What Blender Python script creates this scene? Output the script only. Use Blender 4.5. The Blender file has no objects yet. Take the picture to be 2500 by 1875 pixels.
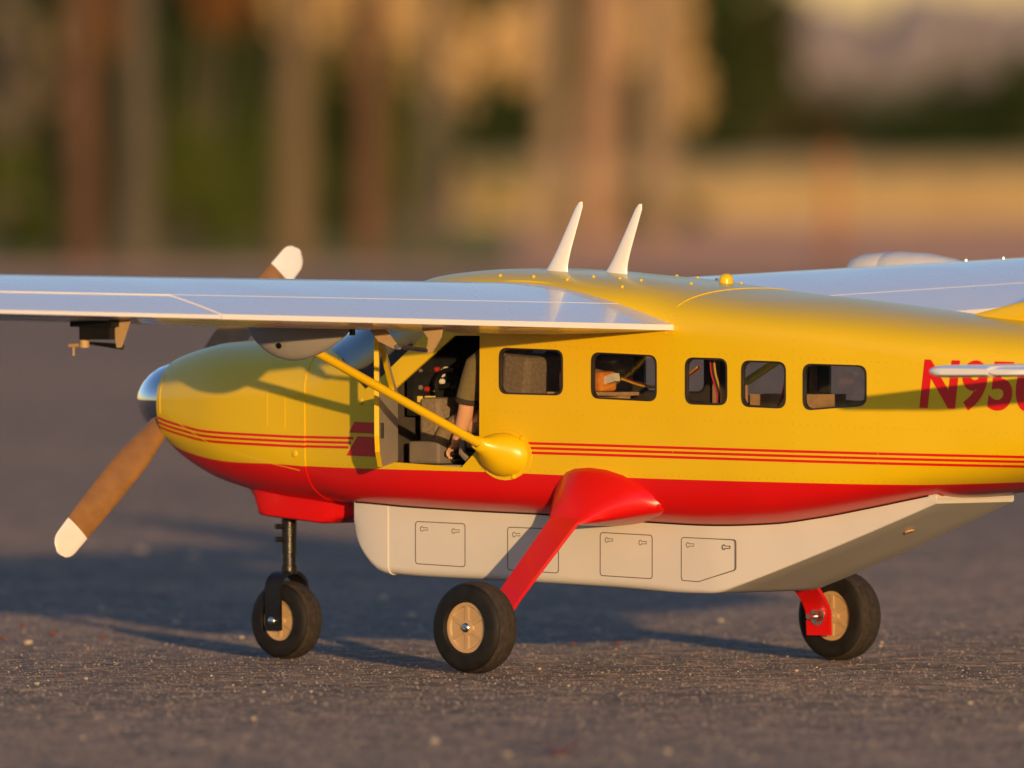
import bpy, bmesh, math, random
from mathutils import Vector, Matrix
from mathutils.bvhtree import BVHTree
R = math.radians
random.seed(7)
scene = bpy.context.scene
col = scene.collection

# ------------------------------------------------------------------ camera
TH = R(40.0)                      # the camera stands behind the port wing
RIGHT = Vector((-math.cos(TH), -math.sin(TH), 0)); AWAY = Vector((math.sin(TH), -math.cos(TH), 0))
CAM_D, CAM_H, PITCH, ROLL = 20.0, 0.5535, 0.011443, 0.0024
CAM = -CAM_D * AWAY - 0.16854 * RIGHT + Vector((0, 0, CAM_H))
cam_data = bpy.data.cameras.new('camera'); cam = bpy.data.objects.new('camera', cam_data); col.objects.link(cam)
fwd = AWAY * math.cos(PITCH) + Vector((0, 0, -math.sin(PITCH)))
upv = Vector((0, 0, math.cos(PITCH))) + AWAY * math.sin(PITCH)
cr = RIGHT * math.cos(ROLL) - upv * math.sin(ROLL); cu = upv * math.cos(ROLL) + RIGHT * math.sin(ROLL)
m = Matrix((cr, cu, -fwd)).transposed().to_4x4(); m.translation = CAM
cam.matrix_world = m
cam_data.sensor_width = 36.0; cam_data.lens = 42600 / 2500 * 36.0
cam_data.clip_start = 0.5; cam_data.clip_end = 5000
cam_data.dof.use_dof = True; cam_data.dof.focus_distance = 19.85; cam_data.dof.aperture_fstop = 613.44 / 71.0
cam_data.dof.aperture_blades = 9
scene.camera = cam

# ------------------------------------------------------------------ light
SUN_EL = R(4.3)
SUN_H = Vector((-0.757, 0.653, 0)).normalized()      # horizontal direction towards the sun
SUN_DIR = (SUN_H * math.cos(SUN_EL) + Vector((0, 0, math.sin(SUN_EL)))).normalized()
world = bpy.data.worlds.new('World'); scene.world = world; world.use_nodes = True
wn = world.node_tree.nodes; wl = world.node_tree.links
sky = wn.new('ShaderNodeTexSky'); sky.sky_type = 'NISHITA'; sky.sun_disc = False
sky.sun_elevation = SUN_EL; sky.sun_rotation = math.atan2(SUN_H.x, SUN_H.y)
sky.air_density = 1.0; sky.dust_density = 0.3; sky.ozone_density = 2.6
tint = wn.new('ShaderNodeMix'); tint.data_type = 'RGBA'; tint.blend_type = 'MULTIPLY'; tint.inputs[0].default_value = 1.0; tint.inputs[7].default_value = (1.10, 0.94, 1.02, 1)
wl.new(sky.outputs[0], tint.inputs[6])
bg = wn['Background']; wl.new(tint.outputs[2], bg.inputs[0]); bg.inputs[1].default_value = 0.15
sun_data = bpy.data.lights.new('sun', 'SUN'); sun_data.energy = 2.3; sun_data.angle = R(0.53)
sun_data.color = (1.0, 0.62, 0.27)
sun = bpy.data.objects.new('sun', sun_data); col.objects.link(sun)
sun.rotation_euler = SUN_DIR.to_track_quat('Z', 'Y').to_euler(); sun.location = (-4, 3, 3)
scene.view_settings.view_transform = 'Standard'; scene.view_settings.look = 'None'
scene.view_settings.exposure = 0.88; scene.view_settings.gamma = 1.0
scene.cycles.use_denoising = True
scene.cycles.max_bounces = 8; scene.cycles.transparent_max_bounces = 16
scene.cycles.sample_clamp_indirect = 6.0

# ------------------------------------------------------------------ materials
def nt(mat): return mat.node_tree.nodes, mat.node_tree.links
def mat_new(name):
    mt = bpy.data.materials.new(name); mt.use_nodes = True; return mt
def plain(name, c, rough=0.5, metal=0.0, coat=0.0, var=0.06, scale=60.0, bump=0.0, bscale=400.0, spec=0.5):
    """principled paint with slight uneven tone and roughness"""
    mt = mat_new(name); n, l = nt(mt); b = n['Principled BSDF']
    tc = n.new('ShaderNodeTexCoord')
    ns = n.new('ShaderNodeTexNoise'); ns.inputs['Scale'].default_value = scale; ns.inputs['Detail'].default_value = 5
    l.new(tc.outputs['Object'], ns.inputs['Vector'])
    mr = n.new('ShaderNodeMapRange'); mr.inputs[1].default_value = 0.3; mr.inputs[2].default_value = 0.7
    mr.inputs[3].default_value = 1 - var; mr.inputs[4].default_value = 1 + var
    l.new(ns.outputs[0], mr.inputs[0])
    mx = n.new('ShaderNodeMix'); mx.data_type = 'RGBA'; mx.blend_type = 'MULTIPLY'; mx.inputs[0].default_value = 1
    mx.inputs[6].default_value = (*c, 1); l.new(mr.outputs[0], mx.inputs[7])
    l.new(mx.outputs[2], b.inputs['Base Color'])
    r2 = n.new('ShaderNodeMapRange'); r2.inputs[1].default_value = 0.3; r2.inputs[2].default_value = 0.7
    r2.inputs[3].default_value = max(0.02, rough - 0.04); r2.inputs[4].default_value = rough + 0.05
    l.new(ns.outputs[0], r2.inputs[0]); l.new(r2.outputs[0], b.inputs['Roughness'])
    b.inputs['Metallic'].default_value = metal; b.inputs['Coat Weight'].default_value = coat
    b.inputs['Coat Roughness'].default_value = 0.06; b.inputs['Specular IOR Level'].default_value = spec
    if bump:
        n2 = n.new('ShaderNodeTexNoise'); n2.inputs['Scale'].default_value = bscale; n2.inputs['Detail'].default_value = 3
        l.new(tc.outputs['Object'], n2.inputs['Vector'])
        bp = n.new('ShaderNodeBump'); bp.inputs['Strength'].default_value = bump; bp.inputs['Distance'].default_value = 0.002
        l.new(n2.outputs[0], bp.inputs['Height']); l.new(bp.outputs[0], b.inputs['Normal'])
    return mt

M = {}
M['yellow'] = plain('yellow_film', (0.77, 0.520, 0.003), 0.32, coat=0.12, var=0.025, scale=9, bump=0.05, bscale=22)
M['red'] = plain('red_film', (0.66, 0.006, 0.006), 0.32, coat=0.15, var=0.03, scale=9, bump=0.05, bscale=22)
M['white'] = plain('white_film', (0.80, 0.80, 0.80), 0.28, coat=0.4, var=0.02, scale=9, bump=0.03, bscale=18)
M['podwhite'] = plain('pod_white', (0.64, 0.62, 0.585), 0.42, coat=0.1, var=0.03, scale=14)
M['greywhite'] = plain('grey_white', (0.62, 0.61, 0.60), 0.4, coat=0.1, var=0.03)
M['fairshade'] = plain('fairing_shaded', (0.30, 0.285, 0.275), 0.42, coat=0.1, var=0.04)  # pale fairing; under-wing shade is put into this darker grey
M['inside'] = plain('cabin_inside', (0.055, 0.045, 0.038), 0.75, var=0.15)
M['doorin'] = plain('door_lining', (0.36, 0.33, 0.29), 0.7, var=0.08)
M['wood'] = plain('plywood', (0.50, 0.31, 0.15), 0.65, var=0.15, scale=120)
M['propwood'] = plain('propeller_wood', (0.26, 0.13, 0.04), 0.4, coat=0.25, var=0.14, scale=60)
M['proptip'] = plain('propeller_tip', (0.80, 0.78, 0.74), 0.4, var=0.03)
M['chrome'] = plain('chrome', (0.86, 0.87, 0.88), 0.045, metal=1.0, var=0.01)
M['steel'] = plain('steel', (0.6, 0.6, 0.6), 0.25, metal=1.0)
M['black'] = plain('black_plastic', (0.009, 0.009, 0.010), 0.45, var=0.2, bump=0.15, spec=0.3)
M['blackmetal'] = plain('black_anodised', (0.018, 0.016, 0.014), 0.32, metal=0.3, var=0.3, scale=200, bump=0.2)
M['rubber'] = plain('tyre_rubber', (0.010, 0.009, 0.008), 0.62, var=0.35, scale=70, bump=0.25, bscale=900, spec=0.3)
M['tread'] = plain('dusty_tread', (0.036, 0.027, 0.020), 0.85, var=0.45, scale=160, bump=0.5, bscale=1400)
M['rim'] = plain('tan_plastic', (0.46, 0.31, 0.16), 0.42, var=0.06)
M['gasket'] = plain('window_gasket', (0.03, 0.022, 0.018), 0.35, var=0.2)
M['panel'] = plain('instrument_panel', (0.013, 0.014, 0.016), 0.5, var=0.2)
M['dial'] = plain('dial_face', (0.7, 0.68, 0.62), 0.5)
M['redbtn'] = plain('red_button', (0.35, 0.02, 0.02), 0.4)
M['label'] = plain('yellow_label', (0.75, 0.6, 0.12), 0.5)
M['greytrim'] = plain('grey_trim', (0.17, 0.145, 0.125), 0.7, var=0.1)
M['olive'] = plain('olive_cloth', (0.17, 0.135, 0.055), 0.9, var=0.12, scale=220, bump=0.5, bscale=1500)
M['cuff'] = plain('dark_cuff', (0.035, 0.025, 0.02), 0.9)
M['khaki'] = plain('khaki_cloth', (0.26, 0.19, 0.11), 0.9, var=0.1, scale=220)
M['skin'] = plain('doll_skin', (0.62, 0.34, 0.20), 0.5, var=0.04)
M['hair'] = plain('dark_cap', (0.03, 0.025, 0.02), 0.9)
M['seat'] = plain('seat_foam', (0.26, 0.20, 0.14), 0.95, var=0.25, scale=260, bump=0.8, bscale=900)
M['battery'] = plain('battery_wrap', (0.72, 0.25, 0.03), 0.4, var=0.12, scale=90)
M['wire_red'] = plain('red_wire', (0.6, 0.03, 0.02), 0.45)
M['wire_black'] = plain('black_wire', (0.02, 0.02, 0.02), 0.45)
M['wire_yellow'] = plain('yellow_wire', (0.7, 0.4, 0.03), 0.45)
M['line'] = plain('grey_print', (0.13, 0.11, 0.10), 0.6)
M['horn'] = plain('tan_horn', (0.50, 0.34, 0.18), 0.6)
M['rivet'] = plain('rivet_dot', (0.60, 0.40, 0.003), 0.35, var=0.05)

def glass(name, tint=(0.75, 0.78, 0.8), lo=0.04):
    mt = mat_new(name); n, l = nt(mt); n.remove(n['Principled BSDF'])
    out = n['Material Output']
    lw = n.new('ShaderNodeLayerWeight'); lw.inputs[0].default_value = .5
    pw = n.new('ShaderNodeMath'); pw.operation = 'POWER'; pw.inputs[1].default_value = 5.0; l.new(lw.outputs['Facing'], pw.inputs[0])
    fr = n.new('ShaderNodeMath'); fr.operation = 'MULTIPLY_ADD'; fr.inputs[1].default_value = 1 - lo; fr.inputs[2].default_value = lo; l.new(pw.outputs[0], fr.inputs[0])
    tr = n.new('ShaderNodeBsdfTransparent'); tr.inputs[0].default_value = (*tint, 1)
    gl = n.new('ShaderNodeBsdfGlossy'); gl.inputs['Roughness'].default_value = 0.03
    tc = n.new('ShaderNodeTexCoord'); ns = n.new('ShaderNodeTexNoise'); ns.inputs['Scale'].default_value = 26; ns.inputs['Detail'].default_value = 1
    l.new(tc.outputs['Object'], ns.inputs['Vector'])
    bp = n.new('ShaderNodeBump'); bp.inputs['Strength'].default_value = 0.10; bp.inputs['Distance'].default_value = 0.004
    l.new(ns.outputs[0], bp.inputs['Height']); l.new(bp.outputs[0], gl.inputs['Normal'])
    mx = n.new('ShaderNodeMixShader'); l.new(fr.outputs[0], mx.inputs[0]); l.new(tr.outputs[0], mx.inputs[1]); l.new(gl.outputs[0], mx.inputs[2])
    l.new(mx.outputs[0], out.inputs[0])
    return mt
M['glass'] = glass('clear_pane', (0.93, 0.93, 0.93), .035)
M['windshield'] = glass('windshield_pane', (0.45, 0.55, 0.70), .20)

# ------------------------------------------------------------------ helpers
def link(o, parent=None):
    col.objects.link(o)
    if parent: o.parent = parent
    return o
def mesh_obj(name, verts, faces, mats, parent=None, fmat=None, smooth=True, angle=40):
    me = bpy.data.meshes.new(name); me.from_pydata([tuple(v) for v in verts], [], faces)
    for mt in (mats if isinstance(mats, (list, tuple)) else [mats]): me.materials.append(M[mt] if isinstance(mt, str) else mt)
    if fmat:
        me.polygons.foreach_set('material_index', fmat)
    me.validate(); 
    bm = bmesh.new(); bm.from_mesh(me); bmesh.ops.recalc_face_normals(bm, faces=bm.faces); bm.to_mesh(me); bm.free()
    if smooth:
        me.polygons.foreach_set('use_smooth', [True] * len(me.polygons)); me.set_sharp_from_angle(angle=R(angle))
    o = bpy.data.objects.new(name, me)
    return link(o, parent)
class MB:
    """collects simple solids into one mesh"""
    def __init__(s): s.v = []; s.f = []; s.m = []
    def add(s, vs, fs, mi=0):
        k = len(s.v); s.v += [Vector(q) for q in vs]; s.f += [tuple(i + k for i in f) for f in fs]; s.m += [mi] * len(fs); return s
    def box(s, c, d, mi=0, rot=None):
        c = Vector(c); hx, hy, hz = [q / 2 for q in d]
        vs = [Vector((sx * hx, sy * hy, sz * hz)) for sx in (-1, 1) for sy in (-1, 1) for sz in (-1, 1)]
        if rot is not None: vs = [rot @ q for q in vs]
        return s.add([c + q for q in vs], [(0, 1, 3, 2), (4, 6, 7, 5), (0, 4, 5, 1), (2, 3, 7, 6), (0, 2, 6, 4), (1, 5, 7, 3)], mi)
    def tube(s, pts, rad, n=12, mi=0, caps=True):
        pts = [Vector(p) for p in pts]; rads = rad if isinstance(rad, (list, tuple)) else [rad] * len(pts)
        vs = []; up0 = None
        for i, p in enumerate(pts):
            d = (pts[min(i + 1, len(pts) - 1)] - pts[max(i - 1, 0)]).normalized()
            if up0 is None:
                a = Vector((0, 0, 1)) if abs(d.z) < 0.9 else Vector((1, 0, 0))
                e = d.cross(a).normalized()
            else:
                e = (up0 - d * up0.dot(d)).normalized()
            up0 = e; f = d.cross(e)
            for k in range(n):
                t = 2 * math.pi * k / n; vs.append(p + (e * math.cos(t) + f * math.sin(t)) * rads[i])
        fs = []
        for i in range(len(pts) - 1):
            for k in range(n):
                a = i * n + k; b = i * n + (k + 1) % n; fs.append((a, b, b + n, a + n))
        if caps:
            fs.append(tuple(range(n))[::-1]); fs.append(tuple((len(pts) - 1) * n + k for k in range(n)))
        return s.add(vs, fs, mi)
    def lathe(s, prof, origin, axis, n=32, mi=0, mis=None):
        """prof: list of (along, radius)"""
        o = Vector(origin); d = Vector(axis).normalized(); a = Vector((0, 0, 1)) if abs(d.z) < 0.9 else Vector((1, 0, 0))
        e = d.cross(a).normalized(); f = d.cross(e); k0 = len(s.v)
        for (t, rr) in prof:
            for k in range(n):
                g = 2 * math.pi * k / n; s.v.append(o + d * t + (e * math.cos(g) + f * math.sin(g)) * max(rr, 1e-5))
        for i in range(len(prof) - 1):
            for k in range(n):
                a_ = k0 + i * n + k; b_ = k0 + i * n + (k + 1) % n
                s.f.append((a_, b_, b_ + n, a_ + n)); s.m.append(mis[i] if mis else mi)
        return s
    def build(s, name, mats, parent=None, smooth=True, angle=40):
        return mesh_obj(name, s.v, s.f, mats, parent, s.m, smooth, angle)
def thing(name, label, cat, loc=(0, 0, 0), group=None):
    o = bpy.data.objects.new(name, None); o.empty_display_size = 0.05; o.location = loc
    o['label'] = label; o['category'] = cat
    if group: o['group'] = group
    return link(o)
def tag(o, label, cat, group=None):
    o['label'] = label; o['category'] = cat
    if group: o['group'] = group
    return o
def pchip(pts):
    pts = sorted(pts); xs = [p[0] for p in pts]; ys = [p[1] for p in pts]; n = len(xs)
    h = [xs[i + 1] - xs[i] for i in range(n - 1)]; d = [(ys[i + 1] - ys[i]) / h[i] for i in range(n - 1)]
    mm = [d[0]] + [0] * (n - 2) + [d[-1]]
    for i in range(1, n - 1):
        if d[i - 1] * d[i] > 0:
            w1 = 2 * h[i] + h[i - 1]; w2 = h[i] + 2 * h[i - 1]; mm[i] = (w1 + w2) / (w1 / d[i - 1] + w2 / d[i])
    def f(x):
        if x <= xs[0]: return ys[0] + mm[0] * (x - xs[0])
        if x >= xs[-1]: return ys[-1] + mm[-1] * (x - xs[-1])
        lo = 0
        for i in range(n - 1):
            if xs[i] <= x <= xs[i + 1]: lo = i; break
        t = (x - xs[lo]) / h[lo]
        return ((2 * t**3 - 3 * t**2 + 1) * ys[lo] + (t**3 - 2 * t**2 + t) * h[lo] * mm[lo]
                + (-2 * t**3 + 3 * t**2) * ys[lo + 1] + (t**3 - t**2) * h[lo] * mm[lo + 1])
    return f

# ------------------------------------------------------------------ fuselage form (x forward, y to port, z up, metres)
ZT = pchip([(-1.10, .364), (-1.0, .369), (-.8, .381), (-.6, .394), (-.463, .4047), (-.39, .4124), (-.30, .421), (-.176, .4312),
            (-.026, .4452), (.04, .4498), (.123, .4553), (.179, .4567), (.262, .4518), (.327, .4403), (.36, .425), (.40, .404),
            (.44, .3835), (.46, .3795), (.55, .3738), (.61, .3709), (.645, .3684), (.67, .3640), (.696, .3580), (.725, .3490)])
ZB = pchip([(-1.10, .302), (-.9, .266), (-.7, .231), (-.6, .2185), (-.533, .2070), (-.465, .1985), (-.37, .1835), (-.303, .1725), (-.236, .1640),
            (-.15, .1605), (-.07, .1630), (.11, .1717), (.176, .1735), (.33, .1785), (.385, .1800), (.45, .184), (.52, .188),
            (.58, .1945), (.615, .2014), (.6465, .2090), (.671, .2180), (.687, .2250), (.7137, .2400), (.725, .2490)])
WD = pchip([(-1.10, .012), (-1.0, .030), (-.8, .062), (-.6, .092), (-.45, .112), (-.33, .1235), (-.22, .1290), (-.1, .130), (.2, .130),
            (.28, .128), (.34, .122), (.40, .112), (.445, .106), (.52, .100), (.60, .089), (.66, .073), (.70, .0600), (.725, .0505)])
S1 = pchip([(-1.1, .325), (-.6, .270), (-.3, .232), (0, .228), (.3, .235), (.445, .252), (.55, .264), (.66, .283), (.725, .296)])
S2 = pchip([(-1.1, .335), (-.6, .350), (-.3, .379), (-.12, .391), (0, .391), (.25, .378), (.33, .352), (.445, .315), (.55, .308), (.66, .303), (.725, .301)])
NT = pchip([(-1.1, 2.0), (-.22, 2.15), (-.12, 2.5), (-.03, 3.3), (.1, 3.7), (.25, 3.4), (.33, 2.4), (.45, 2.1), (.725, 2.0)])
NB = pchip([(-1.1, 2.0), (-.5, 2.8), (-.3, 3.6), (.38, 3.8), (.45, 3.0), (.6, 2.2), (.725, 2.0)])
ZRED = pchip([(-1.0, .236), (-.6354, .2204), (-.5213, .2157), (-.4595, .2142), (-.2684, .2161), (-.0864, .2187), (.0355, .2213), (.1591, .2240),
              (.2446, .2251), (.3164, .2259), (.4399, .2278), (.4856, .2300), (.5758, .2318), (.6168, .2350), (.6653, .2420), (.70, .2490), (.725, .2560)])
ZST = pchip([(-1.0, .2400), (-.6355, .2474), (-.436, .2504), (.0873, .2588), (.3591, .2624), (.4422, .2630), (.5244, .2650), (.6141, .2682), (.6692, .2752), (.70, .2800), (.725, .2850)])
STH = [0, .0030, .0054, .0084, .0108, .0138]        # stripe edges below ZST
def sect(x, u):
    """u 0..1 belly arc, 1..2 side, 2..3 roof arc -> (y, z)"""
    w, zt, zb, a, b = WD(x), ZT(x), ZB(x), S1(x), S2(x)
    if u < 1:
        t = (1 - u) * math.pi / 2; n = NB(x); return w * max(math.cos(t), 0) ** (2 / n), a - (a - zb) * math.sin(t) ** (2 / n)
    if u <= 2: return w, a + (b - a) * (u - 1)
    t = (u - 2) * math.pi / 2; n = NT(x); return w * max(math.cos(t), 0) ** (2 / n), b + (zt - b) * math.sin(t) ** (2 / n)
def u_of_z(x, z):
    a, b, zt, zb = S1(x), S2(x), ZT(x), ZB(x)
    if z < a:
        q = min(1, (a - z) / (a - zb)); return 1 - math.asin(q ** (NB(x) / 2)) / (math.pi / 2)
    if z <= b: return 1 + (z - a) / (b - a)
    q = min(1, (z - b) / (zt - b)); return 2 + math.asin(q ** (NT(x) / 2)) / (math.pi / 2)
def side_y(x, z): return sect(x, u_of_z(x, z))[0]
def roof_z(x, y):
    w, b, zt, n = WD(x), S2(x), ZT(x), NT(x); return b + (zt - b) * max(0, 1 - (abs(y) / w) ** n) ** (1 / n)
def side_n(x, z):
    e = .002; px = side_y(x + e, z) - side_y(x - e, z); pz = side_y(x, z + e) - side_y(x, z - e)
    return Vector((-px / (2 * e), 1, -pz / (2 * e))).normalized()
def on_side(x, z, off=0.0): return Vector((x, side_y(x, z), z)) + side_n(x, z) * off

def loft(x0, x1, step, grow=0.0, xs_extra=(), paint=True, cap_front=False, cap_back=False, usub=(12, 3, 24)):
    xs = sorted(set([round(x0 + (x1 - x0) * i / max(1, round((x1 - x0) / step)), 5) for i in range(round((x1 - x0) / step) + 1)] + [q for q in xs_extra if x0 < q < x1]))
    rows = []
    for x in xs:
        ur = u_of_z(x, ZRED(x)); us = [u_of_z(x, ZST(x) - q) for q in STH][::-1]
        ul = [ur * i / usub[0] for i in range(usub[0])] + [ur + (us[0] - ur) * i / usub[1] for i in range(usub[1])] + us + \
             [us[-1] + (3 - us[-1]) * i / usub[2] for i in range(1, usub[2] + 1)]
        rows.append([sect(x, u) for u in ul])
    k = len(rows[0]); ring = 2 * k - 2
    band = [0] * usub[0] + [1] * usub[1] + [2, 1, 3, 1, 4] + [1] * usub[2]
    verts = []; faces = []; fm = []
    for x, row in zip(xs, rows):
        zc = (S1(x) + S2(x)) / 2
        def P(y, z):
            if grow:
                d = Vector((0, y, z - zc)); d = d * (1 + grow / max(d.length, 1e-6)); return (x, d.y, zc + d.z)
            return (x, y, z)
        verts += [P(y, z) for y, z in row]
        verts += [P(-y, z) for y, z in row[1:-1]][::-1]
    for i in range(len(xs) - 1):
        xm = (xs[i] + xs[i + 1]) / 2
        for j in range(ring):
            a = i * ring + j; b = i * ring + (j + 1) % ring
            faces.append((a, b, b + ring, a + ring))
            jb = j if j < k - 1 else ring - 1 - j
            t = band[jb]
            red = t == 0 or (t in (2, 3, 4) and (xm > {4: .3591, 3: .3635, 2: .368}[t] or xm < .125))
            fm.append(1 if (paint and red) else 0)
    if cap_front: faces.append(tuple((len(xs) - 1) * ring + j for j in range(ring))); fm.append(0)
    if cap_back: faces.append(tuple(range(ring))); fm.append(0)
    return verts, faces, fm

def modified(o):
    dg = bpy.context.evaluated_depsgraph_get(); me = bpy.data.meshes.new_from_object(o.evaluated_get(dg)); me.name = o.name
    old = o.data; o.modifiers.clear(); o.data = me; bpy.data.meshes.remove(old); return o
def cut(o, cutter, op='DIFFERENCE'):
    md = o.modifiers.new('b', 'BOOLEAN'); md.operation = op; md.object = cutter; md.solver = 'EXACT'
    bpy.context.view_layer.update(); modified(o)
def kill(o):
    me = o.data; bpy.data.objects.remove(o); bpy.data.meshes.remove(me)
def prism_xz(poly, y0, y1):
    n = len(poly); vs = [(x, y0, z) for x, z in poly] + [(x, y1, z) for x, z in poly]
    fs = [tuple(range(n)), tuple(range(n, 2 * n))[::-1]] + [(i, i + n, (i + 1) % n + n, (i + 1) % n) for i in range(n)]
    return vs, fs
def round_poly(poly, rad, seg=5):
    out = []; n = len(poly)
    for i in range(n):
        p = Vector(poly[i]); a = (Vector(poly[i - 1]) - p); b = (Vector(poly[(i + 1) % n]) - p)
        ang = a.angle(b); d = min(rad / math.tan(ang / 2), a.length * .45, b.length * .45)
        p0 = p + a.normalized() * d; p1 = p + b.normalized() * d
        for s in range(seg + 1):
            t = s / seg; q = p0 * (1 - t)**2 + p * 2 * t * (1 - t) + p1 * t * t; out.append((q.x, q.y))
    return out
def fix_normals(o, ref_v, ref_f, thr=0.86):
    """carry the smooth normals of the uncut skin over to the cut skin"""
    tree = BVHTree.FromPolygons([Vector(v) for v in ref_v], ref_f)
    tmp = bpy.data.meshes.new('t'); tmp.from_pydata(ref_v, [], ref_f); tmp.update()
    vn = [Vector(v.normal) for v in tmp.vertices]; vc = [Vector(v.co) for v in tmp.vertices]; bpy.data.meshes.remove(tmp)
    me = o.data; cache = {}
    me.polygons.foreach_set('use_smooth', [True] * len(me.polygons))
    out = [None] * len(me.loops)
    for p in me.polygons:
        fn = Vector(p.normal)
        for li in p.loop_indices:
            vi = me.loops[li].vertex_index
            if vi not in cache:
                co, nn, fi, dist = tree.find_nearest(me.vertices[vi].co)
                ws = 0; acc = Vector()
                for k in ref_f[fi]:
                    w = 1 / ((vc[k] - co).length + 1e-6); acc += vn[k] * w; ws += w
                cache[vi] = (acc / ws).normalized()
            n = cache[vi]; d = n.dot(fn)
            out[li] = n if d > thr else (-n if d < -thr else fn)
    me.normals_split_custom_set([tuple(q) for q in out])

# ------------------------------------------------------------------ the setting
ground = None
def ground_material():
    mt = mat_new('asphalt'); n, l = nt(mt); b = n['Principled BSDF']
    geo = n.new('ShaderNodeNewGeometry')
    def noise(scale, detail=4, rough=.6):
        q = n.new('ShaderNodeTexNoise'); q.inputs['Scale'].default_value = scale; q.inputs['Detail'].default_value = detail; q.inputs['Roughness'].default_value = rough
        l.new(geo.outputs['Position'], q.inputs['Vector']); return q
    def vor(scale, feat='F1'):
        q = n.new('ShaderNodeTexVoronoi'); q.inputs['Scale'].default_value = scale; q.feature = feat
        l.new(geo.outputs['Position'], q.inputs['Vector']); return q
    def ramp(src, stops):
        q = n.new('ShaderNodeValToRGB'); e = q.color_ramp.elements
        while len(e) < len(stops): e.new(0.5)
        for i, (p, c) in enumerate(stops): e[i].position = p; e[i].color = (*c, 1)
        l.new(src, q.inputs[0]); return q
    def mix(a, bb, fac, mode='MIX'):
        q = n.new('ShaderNodeMix'); q.data_type = 'RGBA'; q.blend_type = mode
        if isinstance(fac, float): q.inputs[0].default_value = fac
        else: l.new(fac, q.inputs[0])
        l.new(a, q.inputs[6]); l.new(bb, q.inputs[7]); return q.outputs[2]
    big = ramp(noise(1.3, 5).outputs[0], [(.3, (.132, .116, .108)), (.7, (.186, .160, .144))])
    v1 = vor(150); s1 = n.new('ShaderNodeSeparateColor'); l.new(v1.outputs['Color'], s1.inputs[0])
    agg = ramp(s1.outputs[0], [(.0, (.18, .18, .19)), (.40, (.75, .74, .73)), (.8, (1.2, 1.14, 1.06)), (.95, (1.8, 1.6, 1.35)), (1.0, (3.0, 2.6, 2.1))])
    c = mix(big.outputs[0], agg.outputs[0], 1.0, 'MULTIPLY')
    v2 = vor(34); s2 = n.new('ShaderNodeSeparateColor'); l.new(v2.outputs['Color'], s2.inputs[0])
    agg2 = ramp(s2.outputs[1], [(.0, (.55, .55, .57)), (.5, (.98, .98, .98)), (.90, (1.4, 1.3, 1.18)), (1.0, (2.2, 1.85, 1.5))])
    c = mix(c, agg2.outputs[0], 1.0, 'MULTIPLY')
    wide = ramp(noise(.11, 4).outputs[0], [(.35, (.85, .86, .9)), (.65, (1.15, 1.1, 1.05))])
    c = mix(c, wide.outputs[0], 1.0, 'MULTIPLY')
    l.new(c, b.inputs['Base Color']); b.inputs['Roughness'].default_value = 0.82; b.inputs['Specular IOR Level'].default_value = 0.2; b.inputs['Diffuse Roughness'].default_value = 1.0
    hgt = n.new('ShaderNodeMath'); hgt.operation = 'ADD'
    inv = n.new('ShaderNodeMath'); inv.operation = 'MULTIPLY'; inv.inputs[1].default_value = -1.0; l.new(v1.outputs['Distance'], inv.inputs[0])
    sc2 = n.new('ShaderNodeMath'); sc2.operation = 'MULTIPLY'; sc2.inputs[1].default_value = 1.2; l.new(noise(55, 4).outputs[0], sc2.inputs[0])
    l.new(inv.outputs[0], hgt.inputs[0]); l.new(sc2.outputs[0], hgt.inputs[1])
    bp = n.new('ShaderNodeBump'); bp.inputs['Strength'].default_value = 0.5; bp.inputs['Distance'].default_value = 0.005
    l.new(hgt.outputs[0], bp.inputs['Height']); l.new(bp.outputs[0], b.inputs['Normal'])
    return mt
M['asphalt'] = ground_material()
g = mesh_obj('ground', [(-900, -900, 0), (900, -900, 0), (900, 900, 0), (-900, 900, 0)], [(0, 1, 2, 3)], 'asphalt', smooth=False); g['kind'] = 'structure'

# ------------------------------------------------------------------ the model airplane
plane = thing('model_airplane', 'yellow and red high-wing model airplane with belly pod and open cockpit door standing on asphalt', 'model airplane')

# --- fuselage shell with openings
WIN = [[(.1292, .3664), (.0351, .3640), (.0353, .3125), (.1293, .3138)], [(-.0081, .3618), (-.1037, .3585), (-.1036, .3064), (-.0079, .3095)],
       [(-.1465, .3564), (-.2066, .3553), (-.2064, .3028), (-.1464, .3038)], [(-.2281, .3535), (-.2897, .3519), (-.2895, .2996), (-.2280, .3016)],
       [(-.3142, .3502), (-.3997, .3483), (-.3996, .3035), (-.3141, .2974)]]
WINR = [round_poly(w, .0115, 6) for w in WIN]
SHIELD = [(.452, .3745), (.415, .3640), (.383, .3530), (.362, .3350), (.339, .3176), (.3095, .3330), (.259, .3690), (.238, .3860), (.262, .4080), (.332, .4400), (.345, .47), (.52, .47), (.52, .3770)]
DOOR = [(.2925, .2340), (.2925, .3160), (.1973, .3800), (.1590, .3800), (.1602, .2653), (.1664, .2465), (.1867, .2290)]
SIDEWIN = [(.273, .3120), (.2000, .3620), (.1800, .3640), (.1800, .3100)]     # glazing of the closed far door

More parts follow.
